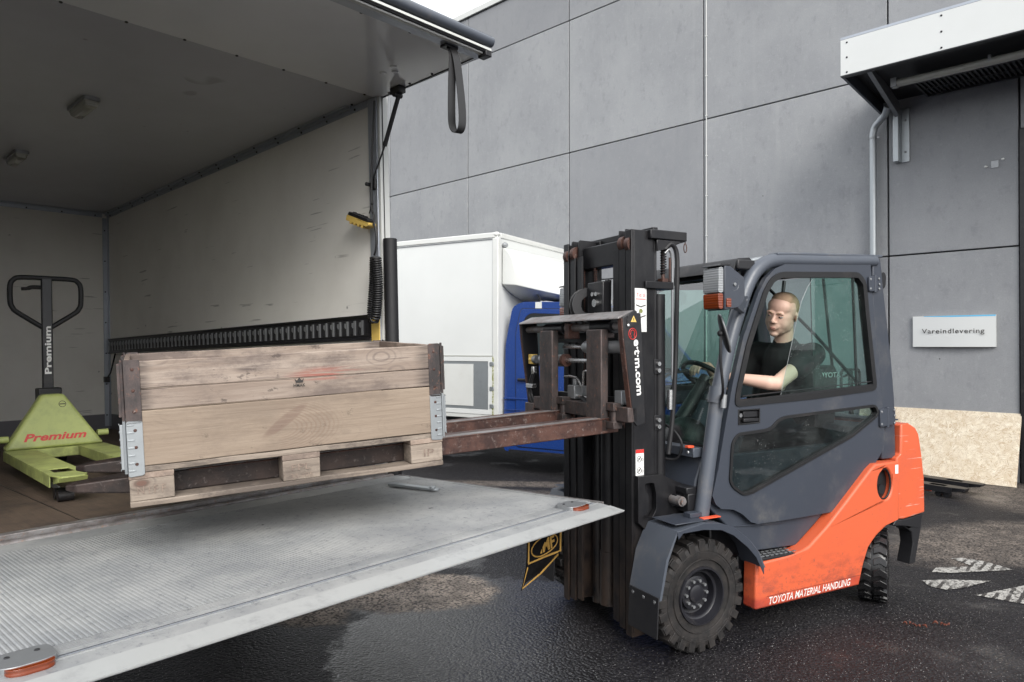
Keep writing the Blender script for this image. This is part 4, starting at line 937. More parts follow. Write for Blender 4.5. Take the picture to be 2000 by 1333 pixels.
# mudguards
def guard(name, side):
    Y = lambda y: -y if side > 0 else y
    path = [(-.318, .335), (-.275, .53), (-.205, .662), (-.03, .684), (.085, .668), (.18, .634), (.28, .562), (.345, .492), (.388, .395)]
    inn = [(x + (.014 if z < .65 else .004), z - (.010 if z > .45 else 0)) for x, z in path]
    g = MB().prism(path + inn[::-1], Y(-.60), Y(-.36)); gd = fp(name, g, 'grey2', .004)
    g = MB().prism([(-.21, .66), (-.03, .684), (.085, .668), (.18, .634), (.28, .562), (.345, .492), (.388, .395), (.388, .36), (.33, .46), (.27, .52), (.17, .595), (.08, .635), (-.04, .65), (-.17, .648), (-.20, .62)], Y(-.605), Y(-.60) - .0004 * 0 + (.0005 if side > 0 else -.0005))
    part('guard_lip', g, 'grey', gd, .002)
    fl_ = part('mud_flap', MB().prism([(-.3185, .35), (-.3245, .35), (-.336, .15), (-.328, .15)], Y(-.60), Y(-.37)), 'rubber', gd, .002)
    for y in (-.57, -.485, -.40): part('flap_bolt', MB().sphere((-.3245, Y(y), .322), (.005, .011, .011), 10), 'chrome', gd)
    part('guard_plate', MB().box((-.20, Y(-.58), .6855), (.02, Y(-.40), .6905)).box((-.05, Y(-.52), .691), (.03, Y(-.47), .715)), 'grey', gd, .004)
guard('mudguard', -1); guard('mudguard', 1)
# chassis, side panels, counterweight
fp('chassis', MB().box((.36, -.44, .19), (1.34, .44, .42)).box((1.30, -.30, .20), (1.80, .30, .50)).box((.16, -.44, .42), (1.60, .44, .60)), 'black', .01)
pan = [(.384, .404), (.375, .156), (1.231, .156), (1.274, .281), (1.319, .369), (1.384, .423), (1.50, .483), (1.612, .503), (1.612, .866), (1.387, .863), (1.339, .835), (1.101, .651), (.949, .537), (.805, .447), (.735, .427), (.665, .417)]
hole = [(1.476 + .070 * math.cos(2 * PI * k / 32), .735 + .096 * math.sin(2 * PI * k / 32)) for k in range(32)][::-1]
for s in (-1, 1):
    a, b = (-.555, -.46) if s < 0 else (.46, .555)
    sp_ = fp('side_panel', MB().prism(pan, a, b, [hole]), 'orange', .014, 3)
    part('filler_recess', MB().prism([(1.476 + .069 * math.cos(2 * PI * k / 32), .735 + .095 * math.sin(2 * PI * k / 32)) for k in range(32)], a + .04 if s < 0 else b - .05, a + .05 if s < 0 else b - .04).tube([(1.476 + .066 * math.cos(2 * PI * k / 32), a + .012 if s < 0 else b - .012, .735 + .092 * math.sin(2 * PI * k / 32)) for k in range(32)], .006, 6, closed=True), 'seal', sp_)
    part('filler_cap', MB().cyl((1.47, a + .02 if s < 0 else b - .02, .70), (1.47, (a + .05) if s < 0 else b - .05, .70), .03, n=18), 'plastic', sp_)
    part('panel_seam', MB().box((.46, a - .0006, .215), (1.28, a - .0001, .2165)) if s < 0 else MB().box((.46, b + .0001, .215), (1.28, b + .0006, .2165)), 'seal', sp_)
text('lettering', 'TOYOTA MATERIAL HANDLING', .672, .040, (.815, -.5556, .190), (PI / 2, 0, 0), 'print', fkl, shear=.28, thick=.012)
part('sticker', MB().box((1.572, -.5562, .79), (1.602, -.5556, .845)), 'sticker', fkl)
cw = [(1.618, .500), (1.693, .492), (1.905, .512), (1.90, .741), (1.878, .876), (1.845, 1.019), (1.812, 1.06), (1.743, 1.092), (1.664, 1.088), (1.66, .90), (1.618, .88)]
fp('counterweight', MB().prism(cw, -.535, .535), 'orange', .035, 4)
fp('engine_cover', MB().prism(rnd([(1.12, .62), (1.615, .62), (1.655, .90), (1.655, 1.08), (1.42, 1.07), (1.36, .95), (1.12, .90)], .03), -.42, .42).box((1.66, -.40, 1.093), (1.84, .40, 1.103)), 'grey', .012)
arch = [(1.588, .463), (1.62, .497), (1.693, .489), (1.887, .503), (1.876, .435), (1.806, .198), (1.753, .199), (1.79, .324), (1.775, .40), (1.70, .445), (1.62, .455)]
for a, b in ((-.53, -.44), (.44, .53)): fp('rear_arch', MB().prism(arch, a, b), 'plastic', .006)
fp('rear_arch_top', MB().box((1.34, -.43, .46), (1.87, .43, .50)), 'plastic')
# cab lower body and step
low = [(.116, .99), (.112, .725), (.30, .56), (.422, .476), (.441, .445), (.78, .432), (.96, .55), (1.11, .664), (1.345, .848), (1.39, .874), (1.615, .876), (1.615, .93), (1.5, 1.0)]
for a, b in ((-.478, -.43), (.43, .478)): fp('cab_lower_side', MB().prism(low, a, b), 'grey', .008, 3)
fp('body_crease', MB().prism([(.30, .60), (.44, .585), (.66, .575), (.67, .595), (.44, .60)], -.486, -.4785), 'grey', .003)
st = fp('step', MB().prism([(.43, .424), (.76, .420), (.76, .408), (.43, .412)], -.55, -.40), 'plastic', .002)
me = MB().box((-.012, -.006, 0), (.012, .006, .004)).mesh('tread_stud', M['zincgrey'])
for i in range(8):
    for j in range(3): share('tread_stud', me, st, Matrix.Translation((.46 + i * .036 + (j % 2) * .016, -.525 + j * .035, .4245 - (i * .036) * .012)))
fp('vent_panel', MB().box((1.505, -.4805, .884), (1.648, -.4785, .945)), 'plastic', .001)
me = MB().box((1.51, -.4825, 0), (1.643, -.481, .004)).mesh('vent_slat', M['seal'])
for k in range(5): share('vent_slat', me, fkl, Matrix.Translation((0, 0, .890 + k * .011)))
# cab frame
pil = [(.055, .676), (.115, 1.0), (.172, 1.30), (.222, 1.48), (.285, 1.667), (.352, 1.83), (.40, 1.925), (.455, 1.995), (.53, 2.043), (.62, 2.064), (.75, 2.072), (1.10, 2.088), (1.47, 2.108)]
for s in (-1, 1):
    P = bez([(x, s * .485, z) for x, z in pil], 5)
    fp('front_pillar', MB().tube(P, .040, 14), 'grey2', smooth=60)
    for z0, z1 in (((.145, 1.285), (.165, 1.36)), ((.335, 1.80), (.36, 1.86))): pass
fp('pillar_clamp', MB().tube([(.160, -.485, 1.275), (.176, -.485, 1.36)], .0445, 14), 'grey2', smooth=60)
rear_p = [(1.437, 2.10), (1.515, 2.126), (1.544, 1.92), (1.587, 1.671), (1.617, 1.488), (1.646, 1.245), (1.656, .93), (1.654, .875), (1.52, .876), (1.524, .94), (1.537, 1.106), (1.476, 1.537), (1.438, 1.821)]
for a, b in ((-.505, -.43), (.43, .505)): fp('rear_pillar', MB().prism(rear_p, a, b), 'grey', .010, 3)
roofp = [(.50, 2.045), (.60, 2.082), (.80, 2.098), (1.46, 2.128), (1.53, 2.126), (1.53, 2.10), (1.46, 2.098), (.80, 2.07), (.60, 2.05)]
fp('roof', MB().prism(roofp, -.47, .47), 'grey2', .01, 3)
fp('roof_gutter', MB().prism([(.60, 2.106), (.80, 2.117), (1.52, 2.146), (1.52, 2.128), (.80, 2.10), (.60, 2.088)], -.515, -.44), 'grey2', .006, 3)
fp('roof_dome', MB().prism([(.46, 2.03), (.56, 2.085), (.66, 2.105), (.8, 2.10), (.6, 2.06)], -.38, .38), 'galv', .01)
vz = fp('roof_visor', MB().prism(rnd([(.30, 1.985), (.335, 2.062), (.43, 2.072), (.47, 2.03), (.44, 2.01), (.36, 2.02)], .012, 2), -.47, .47), 'plastic', .01, 3)
fp('visor_cap', MB().box((.32, -.49, 2.0), (.45, -.471, 2.055)), 'plastic', .008)
# windscreen
A0, A1 = Vector((.135, 0, 1.045)), Vector((.365, 0, 1.985))
def wsp(t, dx=0): p = A0.lerp(A1, t); return (p.x + dx, p.z)
fp('windscreen', MB().prism([wsp(0), wsp(1), wsp(1, .006), wsp(0, .006)], -.44, .44), 'wind')
g = MB()
for y in (-.452, .440): g.prism([wsp(-.01, -.008), wsp(1.01, -.008), wsp(1.01, .012), wsp(-.01, .012)], y, y + .012)
g.prism([wsp(-.03, -.008), wsp(0, -.008), wsp(0, .012), wsp(-.03, .012)], -.44, .44).prism([wsp(.985, -.009), wsp(1.02, -.009), wsp(1.02, .013), wsp(.985, .013)], -.439, .439)
fp('windscreen_rubber', g, 'seal')
fp('front_cowl', MB().prism([(.02, .60), (.06, .86), (.125, 1.03), (.16, 1.03), (.16, .60)], -.44, .44), 'grey', .01)
fp('cowl_beam', MB().box((.045, -.44, .985), (.115, .44, 1.035)), 'grey2', .004)
fp('cowl_ledge', MB().box((-.02, -.46, .80), (.05, .46, .835)).box((-.01, -.46, .70), (.05, .46, .80)), 'black', .006)
g = MB()
for y in (-.40, -.25, .0): g.sphere((.042, y, 1.01), (.007, .010, .010), 8)
fp('cowl_bolt', g, 'zincgrey'); fp('cowl_hose', MB().tube(bez([(.0, -.22, 1.16), (.02, -.31, 1.12), (.035, -.36, 1.05), (.03, -.33, .97), (.0, -.27, .96), (-.05, -.20, .99)], 6), .007, 8), 'rubber')
fp('red_cap', MB().box((.02, -.43, 1.036), (.06, -.40, 1.048)).box((.0, -.565, .688), (.12, -.53, .694)), 'redorange', .002)
# doors
door = [(.108, .79), (.130, .745), (.171, .715), (.259, .702), (.323, .671), (.386, .621), (.438, .604), (.683, .601), (1.05, .604), (1.10, .612), (1.153, .636), (1.442, .861), (1.505, .925), (1.522, .985), (1.529, 1.106), (1.467, 1.537), (1.429, 1.821), (1.402, 2.085), (.75, 2.052), (.655, 2.042), (.575, 2.012), (.505, 1.955), (.450, 1.875), (.335, 1.633), (.255, 1.38), (.20, 1.15), (.150, .93)]
win_ = ([(.263, 1.252), (.274, 1.335), (.349, 1.584), (.442, 1.796), (.49, 1.900), (.545, 1.965), (.62, 1.998), (1.29, 2.028), (1.355, 1.97), (1.381, 1.773), (1.455, 1.309), (.91, 1.275)])
win, win_in = ring(win_, .045, .034)
lw_ = ([(.222, .86), (.240, 1.065), (.285, 1.112), (.50, 1.123), (.545, 1.135), (.59, 1.172), (.65, 1.188), (1.44, 1.222), (1.47, 1.17), (1.45, 1.143), (1.225, 1.035), (.40, .778), (.33, .768), (.245, .82)])
lw, lw_in = ring(lw_, .03, .016)
hnd = [(.292, 1.153), (.455, 1.157), (.455, 1.237), (.292, 1.237)]
for s in (-1, 1):
    a, b = (-.515, -.485) if s < 0 else (.485, .515)
    Q = lambda y: y if s < 0 else -y
    dr = fp('door', MB().prism(door, a, b, [win[::-1], lw[::-1], hnd[::-1]]), 'grey', .005, 3)
    fr = MB().prism(win, Q(-.522), Q(-.480), [win_in[::-1]]); part('window_rubber', fr, 'seal', dr, .004)
    part('window_rubber', MB().prism(lw, Q(-.524), Q(-.480), [lw_in[::-1]]), 'seal', dr, .004)
    part('lower_pane', MB().prism(lw_in, Q(-.504), Q(-.499)), 'darkglass', dr)
    part('window_channel', MB().prism([(.30, 1.275), (1.425, 1.335), (1.425, 1.348), (.30, 1.288)], Q(-.519), Q(-.512)).prism([(.33, 1.305), (1.42, 1.36), (1.42, 1.366), (.33, 1.311)], Q(-.512), Q(-.506)), 'plastic', dr)
    wi_ = win_in
    if s < 0:
        p1 = [(.925, 1.985), (.885, 1.965), (.848, 1.925), (.792, 1.834), (.741, 1.686), (.678, 1.482), (.622, 1.300), (1.285, 1.332), (1.255, 2.0)]
        p2 = [(.883, 1.985), (.908, 1.312), (1.40, 1.336), (1.355, 1.60), (1.335, 1.90), (1.30, 1.975), (1.25, 1.995)]
        pn = part('sliding_pane', MB().prism(p1, -.5125, -.5085), 'glass', dr)
        e = [(x, -.5105, z) for x, z in p1[:7]]; part('pane_edge', MB().tube(e, .0010, 6), 'zincgrey', pn)
        part('rear_pane', MB().prism(p2, -.500, -.496), 'glass', dr); part('pane_edge', MB().tube([(.883, -.498, 1.985), (.908, -.498, 1.312)], .003, 6), 'seal', dr)
        part('window_bar', MB().bar((1.25, -.502, 2.0), (1.285, -.502, 1.33), .010, .014), 'seal', dr)
    else: part('window_pane', MB().prism(wi_, .498, .503), 'glass', dr)
    g = part('handle_recess', MB().box((.293, Q(-.490), 1.154), (.454, Q(-.486), 1.236)).prism(hnd, Q(-.519), Q(-.500), [inset(hnd, .007)[::-1]]), 'seal', dr, .002)
    part('door_handle', MB().box((.335, Q(-.516), 1.166), (.448, Q(-.500), 1.186)).box((.340, Q(-.508), 1.190), (.448, Q(-.495), 1.225)), 'plastic', dr, .004)
    part('door_lock', MB().cyl((.313, Q(-.488), 1.205), (.313, Q(-.516), 1.205), .011, n=14), 'chrome', dr)
    for (x0, x1, xm, z0, z1) in ((1.368, 1.478, 1.428, 1.912, 2.010), (1.470, 1.622, 1.545, 1.080, 1.196)):
        h = part('hinge', MB().prism(rnd([(x0, z0), (xm - .008, z0 + .004), (xm - .008, z1), (x0, z1 - .006)], .012, 2), Q(-.530), Q(-.5155)).prism(rnd([(xm + .008, z0 + .006), (x1, z0 + .010), (x1, z1 - .004), (xm + .008, z1 + .002)], .012, 2), Q(-.526), Q(-.510)).cyl((xm, Q(-.525), z0 - .004), (xm, Q(-.525), z1 + .004), .011, n=12), 'grey', dr, .003)
        for x, z in ((x0 + .015, z0 + .018), (x0 + .015, z1 - .022), (x1 - .014, z0 + .02), (x1 - .012, z1 - .05), (x1 - .016, z1 - .016)):
            part('hinge_screw', MB().sphere((x, Q(-.530), z), (.008, .004, .008), 8), 'zincgrey', h)
for a in ((.105, 1.0),): pass
# front lamp cluster on the near and far pillar
for s in (-1, 1):
    Q = lambda y: y if s < 0 else -y
    hs_ = [(-.030, 1.978), (.012, 1.974), (.105, 1.922), (.108, 1.815), (.06, 1.768), (-.028, 1.756)]
    lc = fp('lamp_cluster', MB().prism(hs_, Q(-.745), Q(-.622)), 'grey', .006, 3)
    part('lamp_visor', MB().prism([(-.070, 1.972), (-.055, 1.984), (.012, 1.986), (.012, 1.977)], Q(-.745), Q(-.622)), 'plastic', lc, .003)
    part('clear_lens', MB().prism(rnd([(-.064, 1.842), (-.031, 1.842), (-.031, 1.968), (-.060, 1.968)], .010, 2), Q(-.738), Q(-.630)), 'clearlens', lc, .008, 3)
    part('indicator_lens', MB().prism(rnd([(-.060, 1.762), (-.031, 1.762), (-.031, 1.840), (-.064, 1.840)], .012, 2), Q(-.737), Q(-.631)), 'amber', lc, .008, 3)
    part('side_indicator', MB().prism(rnd([(-.022, 1.772), (.008, 1.772), (.008, 1.815), (-.022, 1.815)], .005, 2), Q(-.752), Q(-.7455)), 'amber', lc, .003)
    part('lamp_bezel', MB().lathe([(.030, 0), (.026, .004), (.010, .010), (.0, .013)], (.035, Q(-.7455), 1.885), (0, Q(1), 0), 24).lathe([(.009, -.001), (.008, -.006), (0, -.007)], (.035, Q(-.7455), 1.885), (0, Q(1), 0), 12), 'zincgrey', lc)
    part('lamp_bracket', MB().add([(.09, Q(-.70), 1.83), (.09, Q(-.70), 1.78), (.31, Q(-.545), 1.755), (.34, Q(-.545), 1.85), (.10, Q(-.64), 1.83), (.10, Q(-.64), 1.78), (.31, Q(-.52), 1.755), (.34, Q(-.52), 1.85)], [(0, 1, 2, 3), (4, 7, 6, 5), (0, 3, 7, 4), (1, 5, 6, 2), (0, 4, 5, 1), (3, 2, 6, 7)]), 'grey2', lc, .003)
    for x, z in ((.315, 1.828), (.298, 1.778)): part('bracket_bolt', MB().sphere((x, Q(-.553), z), (.009, .005, .009), 8), 'zincgrey', lc)
# mirror
mr = fp('mirror', MB().sphere((0, 0, 0), (1, 1, 1), 20), 'plastic'); mr.matrix_local = Matrix.Translation((.105, -.60, 1.645)) @ rotm('Y', R(-20)) @ rotm('Z', R(-30)) @ Matrix.Diagonal((.012, .046, .105, 1))
mg = fp('mirror_glass', MB().sphere((0, 0, 0), (1, 1, 1), 20), 'mirror'); mg.matrix_local = Matrix.Translation((.113, -.603, 1.645)) @ rotm('Y', R(-20)) @ rotm('Z', R(-30)) @ Matrix.Diagonal((.010, .040, .097, 1))
fp('mirror_rim', MB().tube([Matrix.Translation((.111, -.602, 1.645)) @ rotm('Y', R(-20)) @ rotm('Z', R(-30)) @ Vector((.0, .044 * math.cos(t), .103 * math.sin(t))) for t in [2 * PI * k / 28 for k in range(28)]], .005, 6, closed=True), 'zincgrey')
fp('mirror_arm', MB().tube(bez([(.145, -.54, 1.30), (.10, -.60, 1.36), (.075, -.61, 1.50), (.075, -.61, 1.60), (.085, -.605, 1.635)], 5), .0075, 8).sphere((.085, -.60, 1.645), .019, 12), 'plastic')
fp('mirror_mount', MB().cyl((.150, -.55, 1.255), (.158, -.55, 1.325), .016, n=14), 'zincgrey')
fp('rear_lamp', MB().prism(rnd([(1.53, 2.02), (1.60, 2.05), (1.62, 2.02), (1.61, 1.95), (1.56, 1.93), (1.53, 1.96)], .02), -.47, -.38).bar((1.53, -.42, 2.10), (1.58, -.42, 2.05), .03), 'plastic', .008)
fp('rear_roof_rail', MB().box((1.515, -.45, 2.06), (1.545, .45, 2.12)), 'plastic', .006)
# cab interior
fp('cab_floor', MB().box((.16, -.42, .61), (1.12, .42, .63)), 'black')
fp('dashboard', MB().prism(rnd([(.17, .95), (.18, 1.10), (.26, 1.17), (.40, 1.12), (.42, .95)], .03), -.05, .40), 'plastic', .01)
fp('dash_dome', MB().sphere((.24, -.16, 1.04), (.12, .16, .13), 20), 'plastic')
cx_ = Vector((.52, -.03, 1.385)); nd = Vector((.62, 0, .78)).normalized(); pa = Vector((0, 1, 0)); pb = nd.cross(pa)
sw = fp('steering_wheel', MB().tube([cx_ + (pa * math.cos(t) + pb * math.sin(t)) * .155 for t in [2 * PI * k / 40 for k in range(40)]], .0145, 10, closed=True), 'plastic', smooth=60)
part('wheel_spoke', MB().bar(cx_ - nd * .02 + pa * .03, cx_ + pa * .15, .03, .012).bar(cx_ - nd * .02 - pa * .03, cx_ - pa * .15, .03, .012).bar(cx_ - nd * .02 - pb * .02, cx_ - pb * .15, .03, .012).cyl(cx_ - nd * .04, cx_ + nd * .005, .04, .036, 20), 'plastic', sw)
fp('steering_column', MB().cyl(cx_ - nd * .03, cx_ - nd * .42, .035, .05, 16), 'plastic')
for k in range(4):
    y = .06 + k * .085
    fp('control_lever', MB().tube(bez([(.24, y, 1.12), (.235, y, 1.30), (.255, y - .01, 1.385), (.33, y - .02, 1.415), (.40, y - .03, 1.425)], 4), .009, 8).sphere((.41, y - .03, 1.425), (.028, .017, .017), 10), 'plastic')
fp('seat_back', MB().prism(rnd([(1.40, 1.02), (1.36, 1.12), (1.45, 1.44), (1.52, 1.46), (1.56, 1.40), (1.52, 1.02)], .03), -.16, .26), 'seat', .04, 4)
fp('seat_cushion', MB().prism(rnd([(.92, .98), (.92, 1.06), (1.0, 1.09), (1.40, 1.04), (1.44, .97)], .03), -.20, .26), 'seat', .03, 4)
fp('seat_base', MB().box((.98, -.15, .91), (1.40, .2, .975)), 'black')
text('seat_lettering', 'TOYOTA', .24, .035, (1.447, -.175, 1.39), basis((1, -.02, .0), (0, 0, 1)), 'sticker', fkl, thick=.02)
fp('rear_guard', MB().tube(bez([(1.56, .28, 2.05), (1.52, .26, 1.86), (1.56, .24, 1.62), (1.60, .24, 1.35), (1.55, .22, 1.22)], 4), .013, 8), 'black')
fp('rear_guard', MB().tube([(1.52, .44, 2.05), (1.60, .05, 1.66), (1.62, -.30, 1.30)], .012, 8), 'black')
fp('rear_guard', MB().tube([(1.56, -.05, 2.04), (1.63, -.08, 1.3)], .010, 8), 'black')
fp('rear_window', MB().add([(1.50, -.42, 2.05), (1.50, .42, 2.05), (1.60, .42, 1.10), (1.60, -.42, 1.10)], [(0, 1, 2, 3)]), 'glass')

# mast
mst = [(-.335, -.268, -.128), (-.270, -.262, -.135), (-.205, -.255, -.142)]   # web y, front x, back x
tops = (2.195, 2.205, 2.205); bots = (.055, .075, .09)
for k, (name, (wy, xf, xb)) in enumerate(zip(('outer_rail', 'middle_rail', 'inner_rail'), mst)):
    for s in (-1, 1):
        Q = lambda y: y if s < 0 else -y
        zt = tops[k]; zb = bots[k]
        g = MB().box((xf, Q(wy), zb), (xb, Q(wy + .012), zt)).box((xf - .014, Q(wy), zb), (xf - .0002, Q(wy + .052), zt - (.0 if k == 0 else .10))).box((xb + .0002, Q(wy), zb), (xb + .014, Q(wy + .052), zt))
        if k: g.prism([(xf - .012, zt - .099), (xf + .0, zt - .099), (xf, zt), (xf - .004, zt)], Q(wy), Q(wy + .012))
        fp(name, g, 'mast', .003)
        if k < 2:
            fp('mast_roller', MB().cyl((xf + .012, Q(wy + .016), zt - .075), (xf + .012, Q(wy + .050), zt - .075), .042, n=24), 'rust')
for z, h in ((2.12, .10), (1.05, .09), (.30, .10)): fp('mast_crossmember', MB().box((-.128, -.32, z), (-.113 + .02, .32, z + h)), 'mast', .004)
fp('top_crossmember', MB().box((-.235, -.19, 2.03), (-.16, .19, 2.16)), 'mast', .006)
for y in (-.12, .13):
    fp('lift_cylinder', MB().cyl((-.17, y, .08), (-.17, y, 1.15), .034, n=20).lathe([(.034, 0), (.042, 0), (.042, .03), (.034, .03)], (-.17, y, 1.12), (0, 0, 1), 20), 'mast')
    fp('cylinder_rod', MB().cyl((-.17, y, 1.15), (-.17, y, 2.03), .018, n=14), 'black')
fp('free_lift_cylinder', MB().cyl((-.20, -.02, .42), (-.20, -.02, 1.60), .048, n=24).cyl((-.20, -.02, .12), (-.20, -.02, .419), .054, n=24), 'mast')
g = MB()
for y in (.075, .20):
    for k in range(60): g.box((-.232, y - .010, 1.30 + k * .0125), (-.222, y + .010, 1.309 + k * .0125))
c_ = fp('lift_chain', g, 'rust'); c_['kind'] = 'stuff'
for k, y in enumerate((.02, .045, -.08, -.055)): fp('mast_hose', MB().tube(bez([(-.24, y, 1.95), (-.245, y, 1.6), (-.25, y * 1.1, 1.3), (-.26, y, 1.1)], 4), .011, 8), 'rubber')
for sy, yy in ((1, .0),):
    hr = fp('hose_reel', MB().lathe([(.05, 0), (.10, 0), (.10, .006), (.085, .008), (.085, .05), (.10, .052), (.10, .058), (.05, .058)], (-.285, .055, 1.815), (.25, 1, 0), 36), 'black')
    for k in range(4): part('wound_hose', MB().lathe([(.085, .010 + k * .011), (.0935, .0105 + k * .011), (.096, .014 + k * .011), (.0935, .018 + k * .011), (.085, .019 + k * .011)], (-.285, .055, 1.815), (.25, 1, 0), 36), 'rubber', hr)
vbk = fp('valve_block', MB().box((-.30, -.10, 1.72), (-.24, .05, 1.94)), 'black', .006)
for y, z in ((-.055, 1.87), (-.02, 1.87), (-.04, 1.82), (-.05, 1.755)): part('fitting', MB().cyl((-.30, y, z), (-.318, y, z), .012 if z != 1.82 else .022, n=12), 'chrome', vbk)
# top shelf, near side bracket, pipes
fp('top_bracket', MB().prism([(-.175, -.36), (.075, -.36), (.095, -.30), (.095, -.20), (.0, -.13), (-.13, -.13), (-.175, -.19)], 2.15, 2.20, axis='z').prism([(-.13, 2.149), (.06, 2.149), (-.06, 2.10), (-.13, 2.085)], -.355, -.345), 'mast', .005)
fp('bracket_ring', MB().tube([(.075 + .010 * math.cos(t), -.345, 2.115 + .024 * math.sin(t)) for t in [2 * PI * k / 16 for k in range(16)]], .003, 6, closed=True).tube([(.075, -.345, 2.15), (.075, -.345, 2.135)], .003, 6), 'rust')
fp('lift_cylinder_side', MB().cyl((-.075, -.30, .35), (-.075, -.30, 1.86), .036, n=20), 'mast')
fp('side_bracket', MB().box((-.20, -.350, 1.885), (-.01, -.245, 1.925)), 'mast', .004)
fp('chain_anchor', MB().cyl((-.055, -.315, 1.93), (-.055, -.315, 2.15), .010, n=10).cyl((-.02, -.33, 1.93), (-.02, -.33, 2.06), .007, n=8).box((-.075, -.335, 1.926), (-.035, -.295, 1.945)), 'rust')
fp('side_chain', coil([Vector((-.055, -.318, 1.97)), Vector((-.055, -.318, 2.14))], .013, 12, .005), 'black')
fp('mast_hose', MB().tube(bez([(-.07, -.345, 2.10), (-.03, -.35, 2.13), (.01, -.35, 2.08), (.012, -.35, 1.9), (.0, -.35, 1.5), (-.02, -.35, 1.2), (-.05, -.35, 1.0)], 5), .013, 8), 'rubber')
fp('mast_hose', MB().tube(bez([(-.06, -.335, 2.08), (-.035, -.34, 2.10), (-.012, -.34, 2.05), (-.010, -.34, 1.9), (-.012, -.34, 1.4)], 5), .008, 8), 'zincgrey')
fp('hose_coupling', MB().cyl((-.045, -.358, 1.24), (-.042, -.358, 1.345), .017, n=12), 'chrome')
for z in (1.485, 1.45, 1.185, 1.15): fp('side_bolt', MB().cyl((-.11, -.3355, z), (-.11, -.352, z), .0115, n=12), 'chrome')
fp('bolt_strip', MB().box((-.135, -.340, 1.43), (-.085, -.3353, 1.51)).box((-.135, -.340, 1.13), (-.085, -.3353, 1.21)), 'black', .002)
# stickers on the rail
sk = fp('mast_sticker', MB().box((-.262, -.3375, 1.655), (-.185, -.3353, 1.885)), 'sticker')
text('sticker_lettering', 'Tid til', .058, .020, (-.2235, -.3378, 1.850), (PI / 2, 0, 0), 'red', sk)
part('sticker_line', MB().box((-.255, -.3381, 1.826), (-.192, -.3377, 1.830)), 'red', sk)
for z in (1.80, 1.745): part('sticker_chevron', MB().prism([(-.255, z), (-.2235, z - .010), (-.192, z), (-.192, z - .006), (-.2235, z - .016), (-.255, z - .006)], -.3381, -.3377), 'ink', sk)
part('sticker_dot', MB().cyl((-.2235, -.3377, 1.765), (-.2235, -.3381, 1.765), .012, n=16), 'moss', sk)
sk2 = fp('hazard_sticker', MB().box((-.258, -.3375, .888), (-.205, -.3353, 1.035)), 'sticker'); part('sticker_band', MB().box((-.258, -.3381, 1.016), (-.205, -.3377, 1.035)), 'red', sk2)
for z in (.985, .925):
    part('sticker_ring', MB().tube([(-.236 + .013 * math.cos(t), -.3379, z + .016 * math.sin(t)) for t in [2 * PI * k / 18 for k in range(18)]], .0014, 4, closed=True), 'ink', sk2)
    part('sticker_figure', MB().bar((-.246, -.3379, z - .012), (-.226, -.3379, z + .012), .002, .003).box((-.240, -.3381, z - .004), (-.232, -.3377, z + .006)).tube([(-.216 + .005 * math.cos(t), -.3379, z - .004 + .007 * math.sin(t)) for t in [2 * PI * k / 12 for k in range(12)]], .0012, 4, closed=True), 'ink', sk2)
# mast foot bracket and tilt cylinder
brk = [(-.268, .90), (-.12, .90), (.02, .84), (.07, .76), (.03, .66), (-.05, .64), (-.10, .60), (-.20, .60), (-.268, .66)]
cut = rnd([(-.225, .86), (-.165, .86), (-.150, .80), (-.150, .72), (-.175, .68), (-.235, .675), (-.235, .69), (-.205, .71), (-.20, .80), (-.225, .83)], .01, 2)
fp('mast_bracket', MB().prism(brk, -.372, -.3405, [cut[::-1]]), 'mast', .004)
fp('tilt_cylinder', MB().cyl((-.06, -.40, .765), (.16, -.40, .725), .032, n=18), 'black')
fp('tilt_pin', MB().cyl((-.045, -.375, .765), (-.045, -.455, .765), .026, n=18).cyl((-.045, -.456, .765), (-.045, -.468, .765), .017, n=12).cyl((.01, -.43, .757), (.05, -.43, .750), .014, n=10).sphere((.03, -.445, .757), (.012, .01, .012), 8), 'wornlight')
fp('hose_loop', MB().tube(bez([(.06, -.42, .80), (.13, -.44, .78), (.15, -.44, .70), (.10, -.43, .65)], 5), .016, 8), 'rubber')
# carriage
cg = fp('carriage_frame', MB().prism([(-.505, 1.712), (-.50, 1.722), (-.41, 1.757), (-.37, 1.750), (-.37, 1.738), (-.41, 1.742), (-.497, 1.712)], -.515, .50), 'wornlight', .003)
sidep = [(-.485, 1.72), (-.41, 1.757), (-.375, 1.74), (-.365, 1.60), (-.345, 1.20), (-.40, 1.185), (-.42, 1.21), (-.478, 1.62)]
for a, b in ((-.530, -.5155), (.5005, .515)):
    sp_ = part('side_cheek', MB().prism(sidep, a, b), 'black', cg, .003)
    part('cheek_edge', MB().prism([(-.4925, 1.715), (-.4855, 1.715), (-.4785, 1.62), (-.4205, 1.21), (-.4275, 1.21), (-.4855, 1.62)], a, b + .02 if a < 0 else b), 'rust', cg, .002)
text('lettering', 'e\u00b7t\u00b7m.com', .275, .034, (-.394, -.5306, 1.475), basis((.07, 0, -1), (1, 0, .07)), 'sticker', fkl, thick=.03)
text('lettering_bold', '', 1, 1, (0, 0, 0), (0, 0, 0), 'ink', fkl) if False else None
part('head_emblem', MB().tube([(-.4265 + .0235 * math.cos(t), -.5312, 1.640 + .027 * math.sin(t)) for t in [2 * PI * k / 24 for k in range(24)]], .0018, 5, closed=True).tube([(-.437, -.5312, 1.622), (-.436, -.5312, 1.632), (-.442, -.5312, 1.636), (-.437, -.5312, 1.644), (-.437, -.5312, 1.654), (-.427, -.5312, 1.659), (-.417, -.5312, 1.655), (-.413, -.5312, 1.645), (-.418, -.5312, 1.634), (-.414, -.5312, 1.622)], .0018, 5), 'red', fkl)
